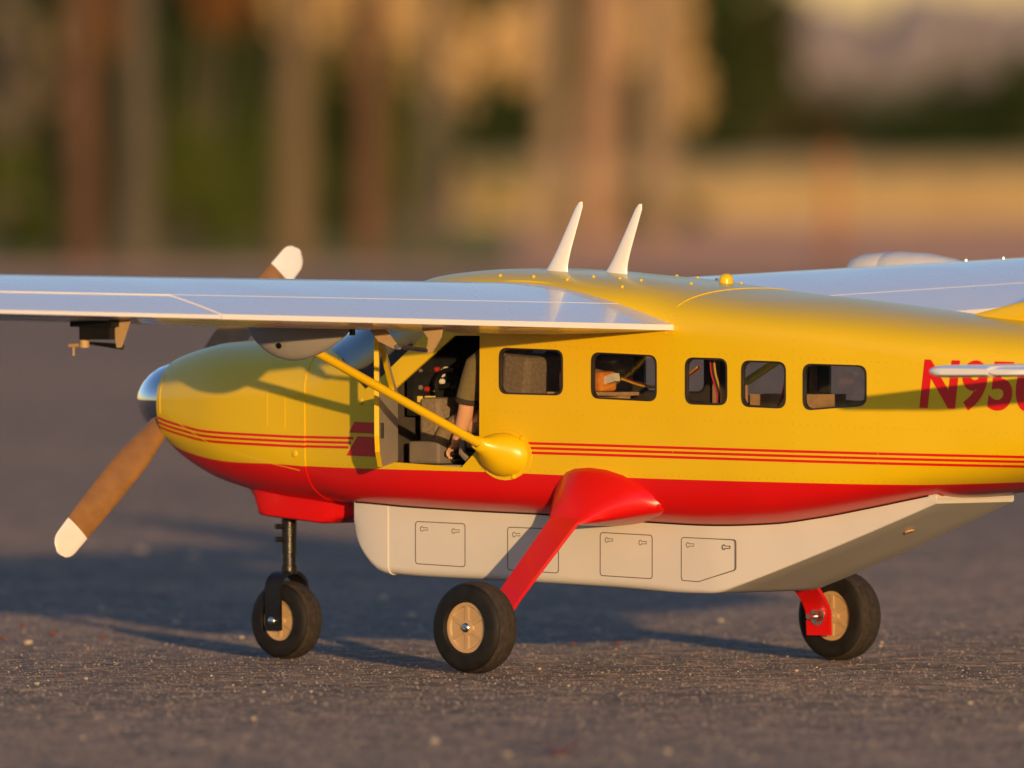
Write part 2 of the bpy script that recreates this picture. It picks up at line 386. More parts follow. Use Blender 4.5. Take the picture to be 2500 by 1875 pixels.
fv, ff, fm = loft(-1.10, .4460, .0105, xs_extra=(.125, .3591, .3635, .368), cap_back=True)
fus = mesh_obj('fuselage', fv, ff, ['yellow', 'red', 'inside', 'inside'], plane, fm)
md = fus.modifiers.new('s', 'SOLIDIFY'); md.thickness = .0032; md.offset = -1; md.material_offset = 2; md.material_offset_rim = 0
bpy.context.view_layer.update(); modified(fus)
cb = MB()
for w in WINR: cb.add(*prism_xz(w, -.3, .3))
cb.add(*prism_xz(SHIELD, -.3, .3)); cb.add(*prism_xz(DOOR, .05, .3)); cb.add(*prism_xz(round_poly(SIDEWIN, .006, 4), -.3, -.05))
cutter = mesh_obj('cutter', cb.v, cb.f, 'gasket', smooth=False)
cut(fus, cutter); kill(cutter)
fix_normals(fus, fv, ff)

# --- windows: dark gasket ring with a pane each, both sides
for si in (1, -1):
    for w in WIN:
        ring = round_poly(w, .0115, 6); cx = sum(p[0] for p in w) / 4; cz = sum(p[1] for p in w) / 4
        vs = []; fs = []; n = len(ring)
        def sc(p, k): 
            dx, dz = p[0] - cx, p[1] - cz; L = math.hypot(dx, dz); return (cx + dx * (1 + k / L), cz + dz * (1 + k / L))
        for k, off in ((.0006, .0010), (.0006, -.0035), (-.0024, -.0035), (-.0022, .0006)):
            for p in ring:
                q = sc(p, k); v = on_side(q[0], q[1], off); vs.append((v.x, si * v.y, v.z))
        for rr in range(4):
            for i in range(n):
                a = rr * n + i; b = rr * n + (i + 1) % n; c2 = ((rr + 1) % 4) * n + (i + 1) % n; d2 = ((rr + 1) % 4) * n + i; fs.append((a, b, c2, d2))
        wo = mesh_obj('window', vs, fs, 'gasket', plane)
        pv = []
        for off in (-.0012, -.0020):
            for p in ring:
                q = sc(p, -.0018); v = on_side(q[0], q[1], off); pv.append((v.x, si * v.y, v.z))
        mesh_obj('pane', pv, [tuple(range(n)), tuple(range(n, 2 * n))] + [(i, (i + 1) % n, n + (i + 1) % n, n + i) for i in range(n)], 'glass', wo, smooth=False)

# --- windshield
v2, f2, m2 = loft(.22, .4450, .009, grow=-.0014, paint=False, cap_front=True, cap_back=True)
ws = mesh_obj('windshield', v2, f2, 'windshield', plane)
sv, sf, _ = loft(.21, .4460, .009, grow=-.0026, paint=False, cap_front=True, cap_back=True)
inner = mesh_obj('inner', sv, sf, 'windshield'); 
cutter = mesh_obj('cutter', *prism_xz(SHIELD, -.3, .3), 'windshield', smooth=False)
cut(ws, cutter, 'INTERSECT'); cut(ws, inner); kill(cutter); kill(inner)
fix_normals(ws, v2, f2)
pb = MB(); 
pts = []
for i in range(9):
    x = .447 - (.447 - .330) * i / 8; pts.append(Vector((x, 0, ZT(x) + .0004)))
for i in range(8):
    a, b = pts[i], pts[i + 1]; h = Vector((0, .0035, 0)); dn = Vector((0, 0, -.004))
    pb.add([a - h, a + h, b + h, b - h, a - h + dn, a + h + dn, b + h + dn, b - h + dn], [(0, 1, 2, 3), (4, 7, 6, 5), (0, 3, 7, 4), (1, 5, 6, 2)])
pb.build('windshield_post', 'gasket', ws)

# --- open cockpit door (same skin, swung out on its front hinge)
dv, df, dm = loft(.14, .31, .009)
door = mesh_obj('cockpit_door', dv, df, ['yellow', 'red', 'doorin', 'doorin'], None, dm)
md = door.modifiers.new('s', 'SOLIDIFY'); md.thickness = .0055; md.offset = -1; md.material_offset = 2; md.material_offset_rim = 0
bpy.context.view_layer.update(); modified(door)
DOOR_IN = [(.2915, .2352), (.2915, .3152), (.1975, .3788), (.1602, .3788), (.1614, .2660), (.1676, .2475), (.1872, .2302)]
DWIN = round_poly([(.2800, .3120), (.2030, .3660), (.1690, .3680), (.1700, .3140)], .006, 4)
cutter = mesh_obj('cutter', *prism_xz(DOOR_IN, .05, .3), 'yellow', smooth=False); cut(door, cutter, 'INTERSECT'); kill(cutter)
cutter = mesh_obj('cutter', *prism_xz(DWIN, .05, .3), 'yellow', smooth=False); cut(door, cutter); kill(cutter)
fix_normals(door, dv, df)
hx, hy = .2918, side_y(.2918, .27)
rot = Matrix.Translation((hx, hy, 0)) @ Matrix.Rotation(R(-58), 4, 'Z') @ Matrix.Translation((-hx, -hy, 0))
door.data.transform(rot); door.parent = plane
for z in (.25, .30): MB().tube([(hx + .001, hy + .002, z), (hx + .001, hy + .002, z + .012)], .0025, 8).build('hinge', 'steel', door)
lb = MB(); lb.box((.172, .1285, .272), (.020, .006, .010)); lb.box((.176, .1255, .272), (.006, .008, .018))
lo = lb.build('latch', 'black', door, smooth=False); lo.data.transform(rot)

# --- engine cowl, spinner, propeller
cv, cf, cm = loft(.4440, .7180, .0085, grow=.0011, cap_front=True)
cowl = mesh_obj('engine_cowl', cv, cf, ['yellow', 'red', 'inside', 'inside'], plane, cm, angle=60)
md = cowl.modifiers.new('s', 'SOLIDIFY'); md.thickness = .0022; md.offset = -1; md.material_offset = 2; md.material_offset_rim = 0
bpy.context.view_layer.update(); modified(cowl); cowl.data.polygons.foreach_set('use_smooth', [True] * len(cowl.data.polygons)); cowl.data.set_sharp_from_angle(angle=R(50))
PC = Vector((.7290, 0, .3010))
sp = MB().lathe([(-.0095, .001), (-.0095, .0442), (.0, .0440), (.010, .0430), (.020, .0402), (.030, .0354), (.040, .0284), (.049, .0200), (.056, .0110), (.060, .0040), (.0607, 0)], PC, (1, 0, 0), 48)
sp.build('spinner', 'chrome', plane, angle=70)
MB().lathe([(-.013, .001), (-.013, .0470), (-.0095, .0475), (-.0090, .001)], PC, (1, 0, 0), 48).build('spinner_backplate', 'black', plane)
prop = MB().lathe([(-.004, 0), (-.004, .014), (.010, .014), (.010, 0)], PC, (1, 0, 0), 20).build('propeller', 'propwood', plane)
bd = Vector((0, .195, -.158)).normalized()
for sgn in (1, -1):
    rd = bd * sgn; td = Vector((1, 0, 0)).cross(rd)
    vs = []; fs = []; fmi = []; nst = 60; nn = 16
    for i in range(nst + 1):
        t = i / nst; rr = .012 + (.278 - .012) * t
        ch = .018 + .019 * min(1, t / .35) ** .7 - .004 * max(0, (t - .5) / .5)
        if t > .93: ch *= math.sqrt(max(.02, 1 - ((t - .93) / .07) ** 2 * .97))
        th = .011 * (1 - t) + .0025; tw = R(58) * (1 - t) ** 1.2 + R(13)
        cd = td * math.cos(tw) + Vector((1, 0, 0)) * math.sin(tw) * sgn * 1.0; nd = rd.cross(cd)
        for k in range(nn):
            a = 2 * math.pi * k / nn; vs.append(PC + rd * rr + cd * (ch / 2 * math.cos(a)) + nd * (th / 2 * math.sin(a)))
    for i in range(nst):
        for k in range(nn):
            fs.append((i * nn + k, i * nn + (k + 1) % nn, (i + 1) * nn + (k + 1) % nn, (i + 1) * nn + k))
            fmi.append(1 if (.012 + .266 * (i + .5) / nst) > .234 else 0)
    fs.append(tuple(nst * nn + k for k in range(nn))); fmi.append(1)
    mesh_obj('blade', vs, fs, ['propwood', 'proptip'], prop, fmi)

def strip_side(pts, width, off, closed=False, mi=0, mb=None):
    """thin raised line following the port skin"""
    mb = mb or MB(); P = []
    seg = pts + [pts[0]] if closed else pts
    dense = []
    for a, b in zip(seg[:-1], seg[1:]):
        k = max(1, int(math.hypot(b[0] - a[0], b[1] - a[1]) / .008))
        dense += [(a[0] + (b[0] - a[0]) * i / k, a[1] + (b[1] - a[1]) * i / k) for i in range(k)]
    dense.append(seg[-1])
    for i, p in enumerate(dense):
        a = dense[max(0, i - 1)]; b = dense[min(len(dense) - 1, i + 1)]
        d = Vector((b[0] - a[0], b[1] - a[1])).normalized(); nn = Vector((-d.y, d.x)) * width / 2
        P.append((on_side(p[0] + nn.x, p[1] + nn.y, off), on_side(p[0] - nn.x, p[1] - nn.y, off), on_side(p[0] + nn.x, p[1] + nn.y, -.001), on_side(p[0] - nn.x, p[1] - nn.y, -.001)))
    for q, w in zip(P[:-1], P[1:]):
        mb.add([q[0], q[1], w[1], w[0], q[2], q[3], w[3], w[2]], [(0, 1, 2, 3), (0, 3, 7, 4), (1, 5, 6, 2), (0, 4, 5, 1), (3, 2, 6, 7)], mi)
    return mb
CG = .0011
strip_side([(.476, .2720), (.476, .3185), (.505, .3205), (.505, .2730)], .0010, .0005 + CG, True).build('access_panel', 'yellow', cowl, smooth=False)
strip_side([(.709, .2870), (.7095, .3310)], .0010, .0006 + CG).build('cowl_seam', 'yellow', cowl, smooth=False)
strip_side([(.703, .2900), (.66, .2720), (.60, .2500), (.53, .2355), (.455, .2230)], .0007, .0002 + CG).build('cowl_parting_line', 'yellow', cowl, smooth=False)
def screw_side(x, z, r, parent, mat='yellow', off=.0):
    c = on_side(x, z, off); n = side_n(x, z)
    return MB().lathe([(-.002, r), (.0006, r), (.0015, r * .8), (.0019, r * .35), (.0012, 0)], c, n, 14).build('screw', mat, parent)
screw_side(.4585, .3085, .0042, cowl, off=CG); screw_side(.4600, .2420, .0042, cowl, off=CG); screw_side(.345, .3030, .004, fus)

# --- markings on the port side
def patch_side(poly, off, name, mat, parent, flip=1):
    """flat marking following the skin: polygon clipped into a fine grid"""
    bm = bmesh.new(); vs = [bm.verts.new((x, 0, z)) for x, z in poly]; bm.faces.new(vs)
    x0 = min(p[0] for p in poly); x1 = max(p[0] for p in poly); z0 = min(p[1] for p in poly); z1 = max(p[1] for p in poly)
    for k in range(1, int((x1 - x0) / .008) + 1):
        bmesh.ops.bisect_plane(bm, geom=bm.verts[:] + bm.edges[:] + bm.faces[:], plane_co=(x0 + k * .008, 0, 0), plane_no=(1, 0, 0))
    for k in range(1, int((z1 - z0) / .008) + 1):
        bmesh.ops.bisect_plane(bm, geom=bm.verts[:] + bm.edges[:] + bm.faces[:], plane_co=(0, 0, z0 + k * .008), plane_no=(0, 0, 1))
    for v in bm.verts: v.co = on_side(v.co.x, v.co.z, off)
    me = bpy.data.meshes.new(name); bm.to_mesh(me); bm.free(); me.materials.append(M[mat])
    me.polygons.foreach_set('use_smooth', [True] * len(me.polygons))
    return link(bpy.data.objects.new(name, me), parent)
patch_side([(.3570, .2800), (.2945, .2785), (.2945, .2660), (.3665, .2672)], .0004, 'logo_bar', 'red', fus)
patch_side([(.3520, .2632), (.3205, .2627), (.3190, .2615), (.3225, .2545), (.3230, .2535), (.2945, .2530), (.2945, .2392), (.3715, .2408)], .0004, 'logo_letter', 'red', fus)
tcu = bpy.data.curves.new('registration', 'FONT'); tcu.body = 'N950'; tcu.size = 1.0; tcu.shear = .14; tcu.offset = .038; tcu.space_character = 1.08; tcu.resolution_u = 6
to = bpy.data.objects.new('registration', tcu); col.objects.link(to); bpy.context.view_layer.update()
tme = bpy.data.meshes.new_from_object(to.evaluated_get(bpy.context.evaluated_depsgraph_get())); bpy.data.objects.remove(to)
bm = bmesh.new(); bm.from_mesh(tme)
for k in range(-10, 60): bmesh.ops.bisect_plane(bm, geom=bm.verts[:] + bm.edges[:] + bm.faces[:], plane_co=(k * .12, 0, 0), plane_no=(1, 0, 0))
for k in range(-1, 8): bmesh.ops.bisect_plane(bm, geom=bm.verts[:] + bm.edges[:] + bm.faces[:], plane_co=(0, k * .12, 0), plane_no=(0, 1, 0))
TX, TZ, TSX, TSZ, TSL = -.4680, .3040, .0655, .0720, .022
for v in bm.verts:
    x = TX - v.co.x * TSX; z = TZ + v.co.y * TSZ - v.co.x * TSX * TSL; v.co = on_side(x, z, .0005)
bm.to_mesh(tme); bm.free(); tme.materials.clear(); tme.materials.append(M['red']); tme.name = 'registration'
link(bpy.data.objects.new('registration', tme), fus)
# rivet rows (tiny, past counting)
rb = MB()
def rivet(x, z):
    c = on_side(x, z, .00015); n = side_n(x, z); e = Vector((0, 0, 1)).cross(n).normalized(); f = n.cross(e); r = .0008
    k = len(rb.v); rb.v += [c + n * .0003] + [c + (e * math.cos(a * math.pi / 3) + f * math.sin(a * math.pi / 3)) * r for a in range(6)]
    rb.f += [(k, k + 1 + i, k + 1 + (i + 1) % 6) for i in range(6)]; rb.m += [0] * 6
def lerp(a, b, t): return a + (b - a) * t
for zf, x0, x1 in ((lambda x: ZRED(x) + .0035, .43, -.62), (lambda x: .3020 + (x - .15) * .028 - .008, .152, -.62), (lambda x: .2905 + (x - .33) * .02, .432, .30), (lambda x: .3715 + (x - .13) * .035, .13, -.62)):
    x = x0
    while x > x1:
        if .158 < x < .295 and x0 > .2: x -= .0105; continue
        rivet(x, zf(x)); x -= .0105
for xc in (.135, .014, -.127, -.300, -.415, -.57):
    z = .226
    while z < .385:
        if not any(min(p[0] for p in w) - .004 < xc < max(p[0] for p in w) + .004 and .29 < z < .37 for w in WIN): rivet(xc, z)
        z += .0115
ro = rb.build('rivet_rows', 'rivet', fus); ro['kind'] = 'stuff'

# --- wing
def wing_z(y): return .3875 + .031 * abs(y) - .0075 * y
def wing_le(y): return .2180 - .030 * max(0, abs(y) - .11) / 1.22
def wing_te(y): return -.1290 + .030 * max(0, abs(y) - .11) / 1.22
def foil(c):
    """upper and lower offset (fraction of chord) above the straight line LE-TE"""
    tk = .165; yt = 5 * tk * (.2969 * math.sqrt(max(c, 0)) - .1260 * c - .3516 * c**2 + .2843 * c**3 - .1015 * c**4) + .008 * c
    mcam, pc = .026, .38
    yc = mcam / pc**2 * (2 * pc * c - c * c) if c < pc else mcam / (1 - pc)**2 * (1 - 2 * pc + 2 * pc * c - c * c)
    return yc + yt, yc - yt
def foil_pt(y, c, upper, dz=0.0):
    le, te = wing_le(y), wing_te(y); ch = le - te; up, lw = foil(c)
    inc = math.tan(R(3.0)); x = le - c * ch
    return Vector((x, y, wing_z(y) + (1 - c) * ch * inc + (up if upper else lw) * ch + dz))
def hinge_c(y):
    return .755 if abs(y) < .895 else .745
def wing_panel(name, ys, c0, c1, drop, mat, parent, ncs=26):
    """closed piece of the wing between chord fractions c0..c1"""
    cs = [c0 + (c1 - c0) * ((1 - math.cos(math.pi * i / ncs)) / 2 if c0 == 0 else i / ncs) for i in range(ncs + 1)]
    vs = []; fs = []; per = 2 * len(cs)
    for y in ys:
        vs += [foil_pt(y, c, True, -drop) for c in cs] + [foil_pt(y, c, False, drop * .3) for c in cs[::-1]]
    for i in range(len(ys) - 1):
        for k in range(per):
            a = i * per + k; b = i * per + (k + 1) % per; fs.append((a, b, b + per, a + per))
    fs.append(tuple(range(per))); fs.append(tuple((len(ys) - 1) * per + k for k in range(per)))
    return mesh_obj(name, vs, fs, mat, parent, angle=50)
def lin(a, b, n): return [a + (b - a) * i / n for i in range(n + 1)]
for si in (1, -1):
    w = wing_panel('wing', [si * q for q in lin(.108, 1.31, 30)], 0, .752, 0, 'white', plane)
    wing_panel('flap', [si * q for q in lin(.1125, .890, 14)], .7545, 1.0, .0003, 'white', w, 8)
    wing_panel('aileron', [si * q for q in lin(.8935, 1.305, 8)], .7560, 1.0, .0012, 'white', w, 8)
    # rounded tip
    vs = []; fs = []; nn = 20; per = 2 * (nn + 1)
    for j in range(6):
        a = j / 5 * math.pi / 2 * .98; y = si * (1.31 + .02 * math.sin(a)); k = math.cos(a)
        for up in (True, False):
            for i in range(nn + 1):
                c = (1 - math.cos(math.pi * i / nn)) / 2; c = c if up else 1 - c
                p = foil_pt(si * 1.31, c, up); q = (foil_pt(si * 1.31, c, True) + foil_pt(si * 1.31, c, False)) / 2
                r2 = q + (p - q) * k; vs.append((r2.x, y, r2.z))
    for j in range(5):
        for k in range(per):
            a = j * per + k; b = j * per + (k + 1) % per; fs.append((a, b, b + per, a + per))
    fs.append(tuple(5 * per + k for k in range(per)))
    mesh_obj('wing_tip', vs, fs, 'white', w, angle=60)
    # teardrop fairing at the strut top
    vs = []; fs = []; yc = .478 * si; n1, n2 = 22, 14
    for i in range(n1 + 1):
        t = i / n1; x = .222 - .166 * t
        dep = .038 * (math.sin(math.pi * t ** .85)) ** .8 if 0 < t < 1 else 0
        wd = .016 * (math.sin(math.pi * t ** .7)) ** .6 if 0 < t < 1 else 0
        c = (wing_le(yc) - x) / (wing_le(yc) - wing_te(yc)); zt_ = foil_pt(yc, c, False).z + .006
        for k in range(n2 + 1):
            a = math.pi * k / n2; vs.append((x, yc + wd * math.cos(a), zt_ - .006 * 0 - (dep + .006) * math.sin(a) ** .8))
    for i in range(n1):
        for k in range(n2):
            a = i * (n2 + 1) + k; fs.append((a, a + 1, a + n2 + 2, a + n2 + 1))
    mesh_obj('strut_fairing', vs, fs, 'fairshade', w)
    MB().lathe([(0, .0034), (.0015, .0034), (.0015, .0)], (.150, yc + si * .0145, .372), (0, si, -.35), 12).build('fairing_screw', 'black', w)
    # flap linkage and aileron servo
    yl = .455 * si
    def under(x, y): return foil_pt(y, (wing_le(y) - x) / (wing_le(y) - wing_te(y)), False).z
    hb = MB(); z0 = under(-.045, yl)
    hb.add([(-.028, yl - .0012, z0 + .002), (-.060, yl - .0012, z0 + .002), (-.058, yl - .0012, z0 - .010), (-.044, yl - .0012, z0 - .028), (-.036, yl - .0012, z0 - .028), (-.040, yl - .0012, z0 - .012)] +
           [(-.028, yl + .0012, z0 + .002), (-.060, yl + .0012, z0 + .002), (-.058, yl + .0012, z0 - .010), (-.044, yl + .0012, z0 - .028), (-.036, yl + .0012, z0 - .028), (-.040, yl + .0012, z0 - .012)],
           [(0, 1, 2, 3, 4, 5), (11, 10, 9, 8, 7, 6)] + [(i, i + 6, (i + 1) % 6 + 6, (i + 1) % 6) for i in range(6)])
    hb.build('control_horn', 'horn', w, smooth=False)
    sb = MB(); z1 = under(.03, yl)
    sb.add([(.050, yl - .001, z1 + .003), (.026, yl - .001, z1 + .003), (.008, yl - .001, z1 - .016), (.012, yl - .001, z1 - .021), (.034, yl - .001, z1 - .013)] + [(.050, yl + .001, z1 + .003), (.026, yl + .001, z1 + .003), (.008, yl + .001, z1 - .016), (.012, yl + .001, z1 - .021), (.034, yl + .001, z1 - .013)],
           [(0, 1, 2, 3, 4), (9, 8, 7, 6, 5)] + [(i, i + 5, (i + 1) % 5 + 5, (i + 1) % 5) for i in range(5)])
    sb.build('servo_arm', 'horn', w, smooth=False)
    pr = MB(); a = Vector((.011, yl, z1 - .0185)); b = Vector((-.040, yl, z0 - .0255))
    pr.tube([a, lerp(a, b, .25), lerp(a, b, .27), b], [.0012, .0012, .0026, .0026], 8); pr.tube([lerp(a, b, .12) + Vector((0, -.003, 0)), lerp(a, b, .12) + Vector((0, .003, 0))], .003, 8)
    pr.build('pushrod', 'steel', w)
    for xx in (.205, .052): MB().box((xx, yl + .025 * si, under(xx, yl) - .002), (.004, .006, .008)).build('bracket', 'black', w, smooth=False)
    ya = .975 * si; zs = under(.005, ya)
    sv_ = MB(); sv_.box((-.004, ya, zs - .001), (.060, .030, .010)); sv_.box((-.006, ya, zs - .012), (.044, .022, .016))
    so = sv_.build('aileron_servo', 'black', w, smooth=False)
    MB().tube([(.018, ya, zs - .018), (.018, ya, zs - .029)], .0055, 12).build('servo_spline', 'horn', so)
    ar = MB(); ar.tube([(.018, ya, zs - .026), (.040, ya, zs - .027)], .0022, 8); ar.tube([(.034, ya, zs - .027), (.034, ya, zs - .038)], .0012, 6); ar.build('servo_arm', 'horn', so)
    MB().tube([(.014, ya - .004, zs - .024), (-.034, ya - .004, zs - .028)], [.0016, .0032], 8).build('pushrod', 'black', so)
    hb = MB(); zh = under(-.036, ya)
    hb.add([(-.036, ya - .001, zh + .001), (-.050, ya - .001, zh + .001), (-.036, ya - .001, zh - .030), (-.030, ya - .001, zh - .030), (-.026, ya - .001, zh - .012)] + [(-.036, ya + .001, zh + .001), (-.050, ya + .001, zh + .001), (-.036, ya + .001, zh - .030), (-.030, ya + .001, zh - .030), (-.026, ya + .001, zh - .012)],
           [(0, 1, 2, 3, 4), (9, 8, 7, 6, 5)] + [(i, i + 5, (i + 1) % 5 + 5, (i + 1) % 5) for i in range(5)])
    hb.build('control_horn', 'horn', w, smooth=False)
    if si == -1:
        MB().lathe([(-.115, 0), (-.100, .007), (-.07, .016), (-.03, .0225), (.01, .0245), (.03, .0240), (.032, .0230), (.034, .0235), (.065, .0215), (.082, .016), (.090, .008), (.092, 0)], (.222, -.735, .4480), (1, 0, .0), 28).build('radar_pod', 'greywhite', w)
        for k, (px, py) in enumerate(((.135, -.735), (.13, -.80), (.128, -.87), (.126, -.93))):
            z = foil_pt(py, (wing_le(py) - px) / (wing_le(py) - wing_te(py)), True).z
            MB().lathe([(-.003, .003), (.002, .003), (.003, .0015), (.003, 0)], (px, py, z), (0, 0, 1), 10).build('wing_screw', 'steel', w)
    # strut and cuff
    a = Vector((.1335, .160 * si, .2565)); b = Vector((.139, .466 * si, .3735 - (0 if si > 0 else -.006)))
    MB().tube([a, b], .0052, 14).build('wing_strut', 'yellow', plane)
    bm_ = MB(); n = 28; rings = []
    for (t, k) in ((-.06, 1.16), (0.0, 1.16), (.03, 1.14), (.035, 1.0), (.12, .99), (.26, .90), (.42, .74), (.58, .53), (.74, .37), (.88, .28), (1.0, .235), (1.0, .16)):
        ring = []
        for q in range(n):
            an = 2 * math.pi * q / n; bx = .1205 + .0335 * math.cos(an) * k; bz = .2437 + .0250 * math.sin(an) * k
            tx = .1335 + .0075 * math.cos(an) * (k / .235) ; tz = .2575 + .0075 * math.sin(an) * (k / .235)
            mxy = max(0, t) ** 1.5
            cx = lerp(.1205, .1337, mxy); cz = lerp(.2437, .2580, mxy)
            x = cx + (.0335 if t < .9 else .0335) * k * math.cos(an); z = cz + (.0250 + (.0085 * mxy)) * k * math.sin(an)
            yb = side_y(x, min(max(z, .20), .3)) if t < .2 else .13
            ring.append((x, si * (lerp(yb, .1665, max(0, t)) if t > 0 else yb + (.0012 if t == 0.0 else -.004)), z))
        rings.append(ring)
    vs = [p for rg in rings for p in rg]; fs = [(i * n + k, i * n + (k + 1) % n, (i + 1) * n + (k + 1) % n, (i + 1) * n + k) for i in range(len(rings) - 1) for k in range(n)]
    cuff = mesh_obj('strut_cuff', vs, fs, 'yellow', plane, angle=60)
    for an in (2.35, 4.35, 5.5):
        x = .1205 + .0362 * math.cos(an); z = .2437 + .0268 * math.sin(an)
        MB().lathe([(-.001, .0026), (.0016, .0026), (.0024, .0014), (.0022, 0)], (x, si * (side_y(x, z) + .001), z), (0, si, 0), 10).build('cuff_screw', 'yellow', cuff)

# --- roof fairing edges, screws, antennas, beacon
def roof_strip(pts, wd, off, name, mat):
    mb = MB()
    for (x0, y0), (x1, y1) in zip(pts[:-1], pts[1:]):
        d = Vector((x1 - x0, y1 - y0)).normalized(); nn = Vector((-d.y, d.x)) * wd / 2
        q = []
        for (x, y) in ((x0 + nn.x, y0 + nn.y), (x0 - nn.x, y0 - nn.y), (x1 - nn.x, y1 - nn.y), (x1 + nn.x, y1 + nn.y)): q.append(Vector((x, y, roof_z(x, y) + off)))
        dn = Vector((0, 0, -.004)); mb.add(q + [p + dn for p in q], [(0, 1, 2, 3), (0, 4, 5, 1), (1, 5, 6, 2), (2, 6, 7, 3), (3, 7, 4, 0)])
    return mb.build(name, mat, fus, smooth=False)
arc = []
for i in range(25):
    y = lerp(.1275, -.1275, i / 24); arc.append((-.1220 - .022 * (1 - (abs(y) / .1275) ** 2), y))
roof_strip(arc, .0022, .0009, 'fairing_edge', 'yellow')
for si in (1, -1):
    # lip where the wing meets the roof
    mb = MB(); pts = []
    for i in range(26):
        c = i / 25; p = foil_pt(.1085 * si, c, True); pts.append(p + Vector((0, 0, .0012)))
    mb.tube(pts, .0022, 8); mb.build('wing_root_lip', 'yellow', fus)
    for x, y in ((.155, .098), (.105, .098), (.055, .098), (.035, .075), (.0, .070), (-.03, .068), (-.03, .102), (-.085, .045)):
        MB().lathe([(-.003, .0021), (.0013, .0021), (.0021, .0014), (.0021, 0)], (x, y * si, roof_z(x, y)), (0, 0, 1), 10).build('roof_screw', 'yellow', fus)
def antenna(x, y, zb):
    vs = []; fs = []; nn = 14; st = 14
    for i in range(st + 1):
        t = i / st; h = .082 * t
        ch = lerp(.0270, .0090, t ** .9) + .010 * (1 - t) ** 9; cx = x - .038 * t
        if t > .93: ch *= .75 if t < 1 else .45
        th = lerp(.006, .0028, t) + .006 * (1 - t) ** 12
        for k in range(nn):
            a = 2 * math.pi * k / nn; vs.append((cx + ch / 2 * math.cos(a), y + th / 2 * math.sin(a), zb + h))
    fs = [(i * nn + k, i * nn + (k + 1) % nn, (i + 1) * nn + (k + 1) % nn, (i + 1) * nn + k) for i in range(st) for k in range(nn)]
    fs.append(tuple(st * nn + k for k in range(nn)))
    return mesh_obj('antenna', vs, fs, 'white', plane)
antenna(.1120, .050, roof_z(.112, .050) - .003); antenna(.0650, .0, roof_z(.065, 0) - .003)
MB().lathe([(-.004, .0080), (.003, .0083), (.006, .0080), (.009, .0062), (.0105, .0032), (.0108, 0)], (-.082, -.022, roof_z(-.082, -.022)), (0, 0, 1), 24).build('roof_beacon', 'yellow', plane)
mb = strip_side([(-.1165, .3985), (-.1165, .3830), (-.1290, .3830)], .0010, .0008); mb.build('fairing_tab', 'yellow', fus, smooth=False)
screw_side(-.123, .3925, .0032, fus)

# --- belly cargo pod
PHW = .0900
def pod_y_(x):
    if x > .33: return PHW * (1 - .05 * max(0, (x - .33) / .057) ** 3)
    return (PHW if x > -.15 else PHW * lerp(1.0, .80, (-.15 - x) / .312)) - .0012
def pod_bot(x):
    return pchip([(.3870, .1560), (.3830, .1400), (.3683, .1198), (.3490, .1062), (.3323, .1027), (.1587, .0969), (-.0008, .0914), (-.1158, .0862), (-.146, .0863), (-.1640, .0885), (-.1815, .0938), (-.2894, .1295), (-.4273, .1785), (-.4622, .1915)])(x)
pv = []; pf = []; pfm = []
pxs = [.3870, .3866, .3850, .3815, .3760, .3690, .3600, .3500, .3400, .3325, .3322] + lin(.32, -.12, 34) + lin(-.13, -.20, 10) + lin(-.21, -.4622, 24)
for x in pxs:
    zb = pod_bot(x); zt = min(ZB(x) + .016, sect(x, .5)[1] + .02) if x < .36 else ZB(x) + .012
    zt = max(zt, zb + .004)
    f = 1.0 if x > -.15 else lerp(1.0, .80, (-.15 - x) / .312)
    hw = PHW * f
    if x > .33: hw = PHW * (1 - .05 * max(0, (x - .33) / .057) ** 3)
    if x <= .3322: hw -= .0012; zb += .0012
    rr = min(lerp(.010, .0025, max(0, min(1, (-.06 - x) / .14))), (zt - zb) * .45)
    half = [(0, zb), (hw * .5, zb), (hw - rr, zb)] + [(hw - rr + rr * math.sin(a), zb + rr - rr * math.cos(a)) for a in [R(q) for q in (18, 36, 54, 72, 90)]] + [(hw, lerp(zb + rr, zt, .5)), (hw, zt), (hw * .5, zt), (0, zt)]
    pv += [(x, y, z) for y, z in half] + [(x, -y, z) for y, z in half[1:-1]][::-1]
per = 2 * 12 - 2
for i in range(len(pxs) - 1):
    for k in range(per): pf.append((i * per + k, i * per + (k + 1) % per, (i + 1) * per + (k + 1) % per, (i + 1) * per + k))
pf.append(tuple(range(per))[::-1]); pf.append(tuple((len(pxs) - 1) * per + k for k in range(per)))
pod = mesh_obj('cargo_pod', pv, pf, 'podwhite', plane, angle=24)
mb = MB(); mb.box((-.4560, .002, .1945), (.014, .139, .0036)); mb.box((-.4565, .002, .1995), (.018, .135, .0036)); mb.build('pod_tail_lip', 'podwhite', pod, smooth=False)
MB().lathe([(0, .006), (.002, .006), (.002, .0)], (-.375, .01, pod_bot(-.375) + .0005), (-.35, 0, -1), 14).build('drain_plug', 'wood', pod)
# dark joint between the pod and the red belly
mb = MB()
for sj in (1, -1):
    mb = MB(); q = []
    for x in lin(.384, -.452, 80):
        yj = (pod_y_(x)) + .0002; lo_, hi_ = 0.0, 1.0
        for _ in range(24):
            mid = (lo_ + hi_) / 2
            if sect(x, mid)[0] < yj: lo_ = mid
            else: hi_ = mid
        q.append((x, sj * yj, sect(x, lo_)[1] - .0002))
    mb.tube(q, .0011, 6); mb.build('pod_joint', 'black', pod)
jx = lin(.385, -.15, 30); jz = pchip([(.3849, .1845), (.3345, .1836), (.1757, .1781), (.1143, .1764), (-.0726, .1675), (-.1516, .1651)])
HATCH = [[(.2911, .1651), (.2164, .1631), (.2165, .1136), (.2913, .1164)], [(.1524, .1600), (.0764, .1584), (.0766, .1082), (.1525, .1111)],
         [(.0142, .1554), (-.0628, .1530), (-.0627, .1034), (.0144, .1062)], [(-.1058, .1511), (-.1853, .1492), (-.1852, .1152), (-.1310, .1010), (-.1056, .1021)]]
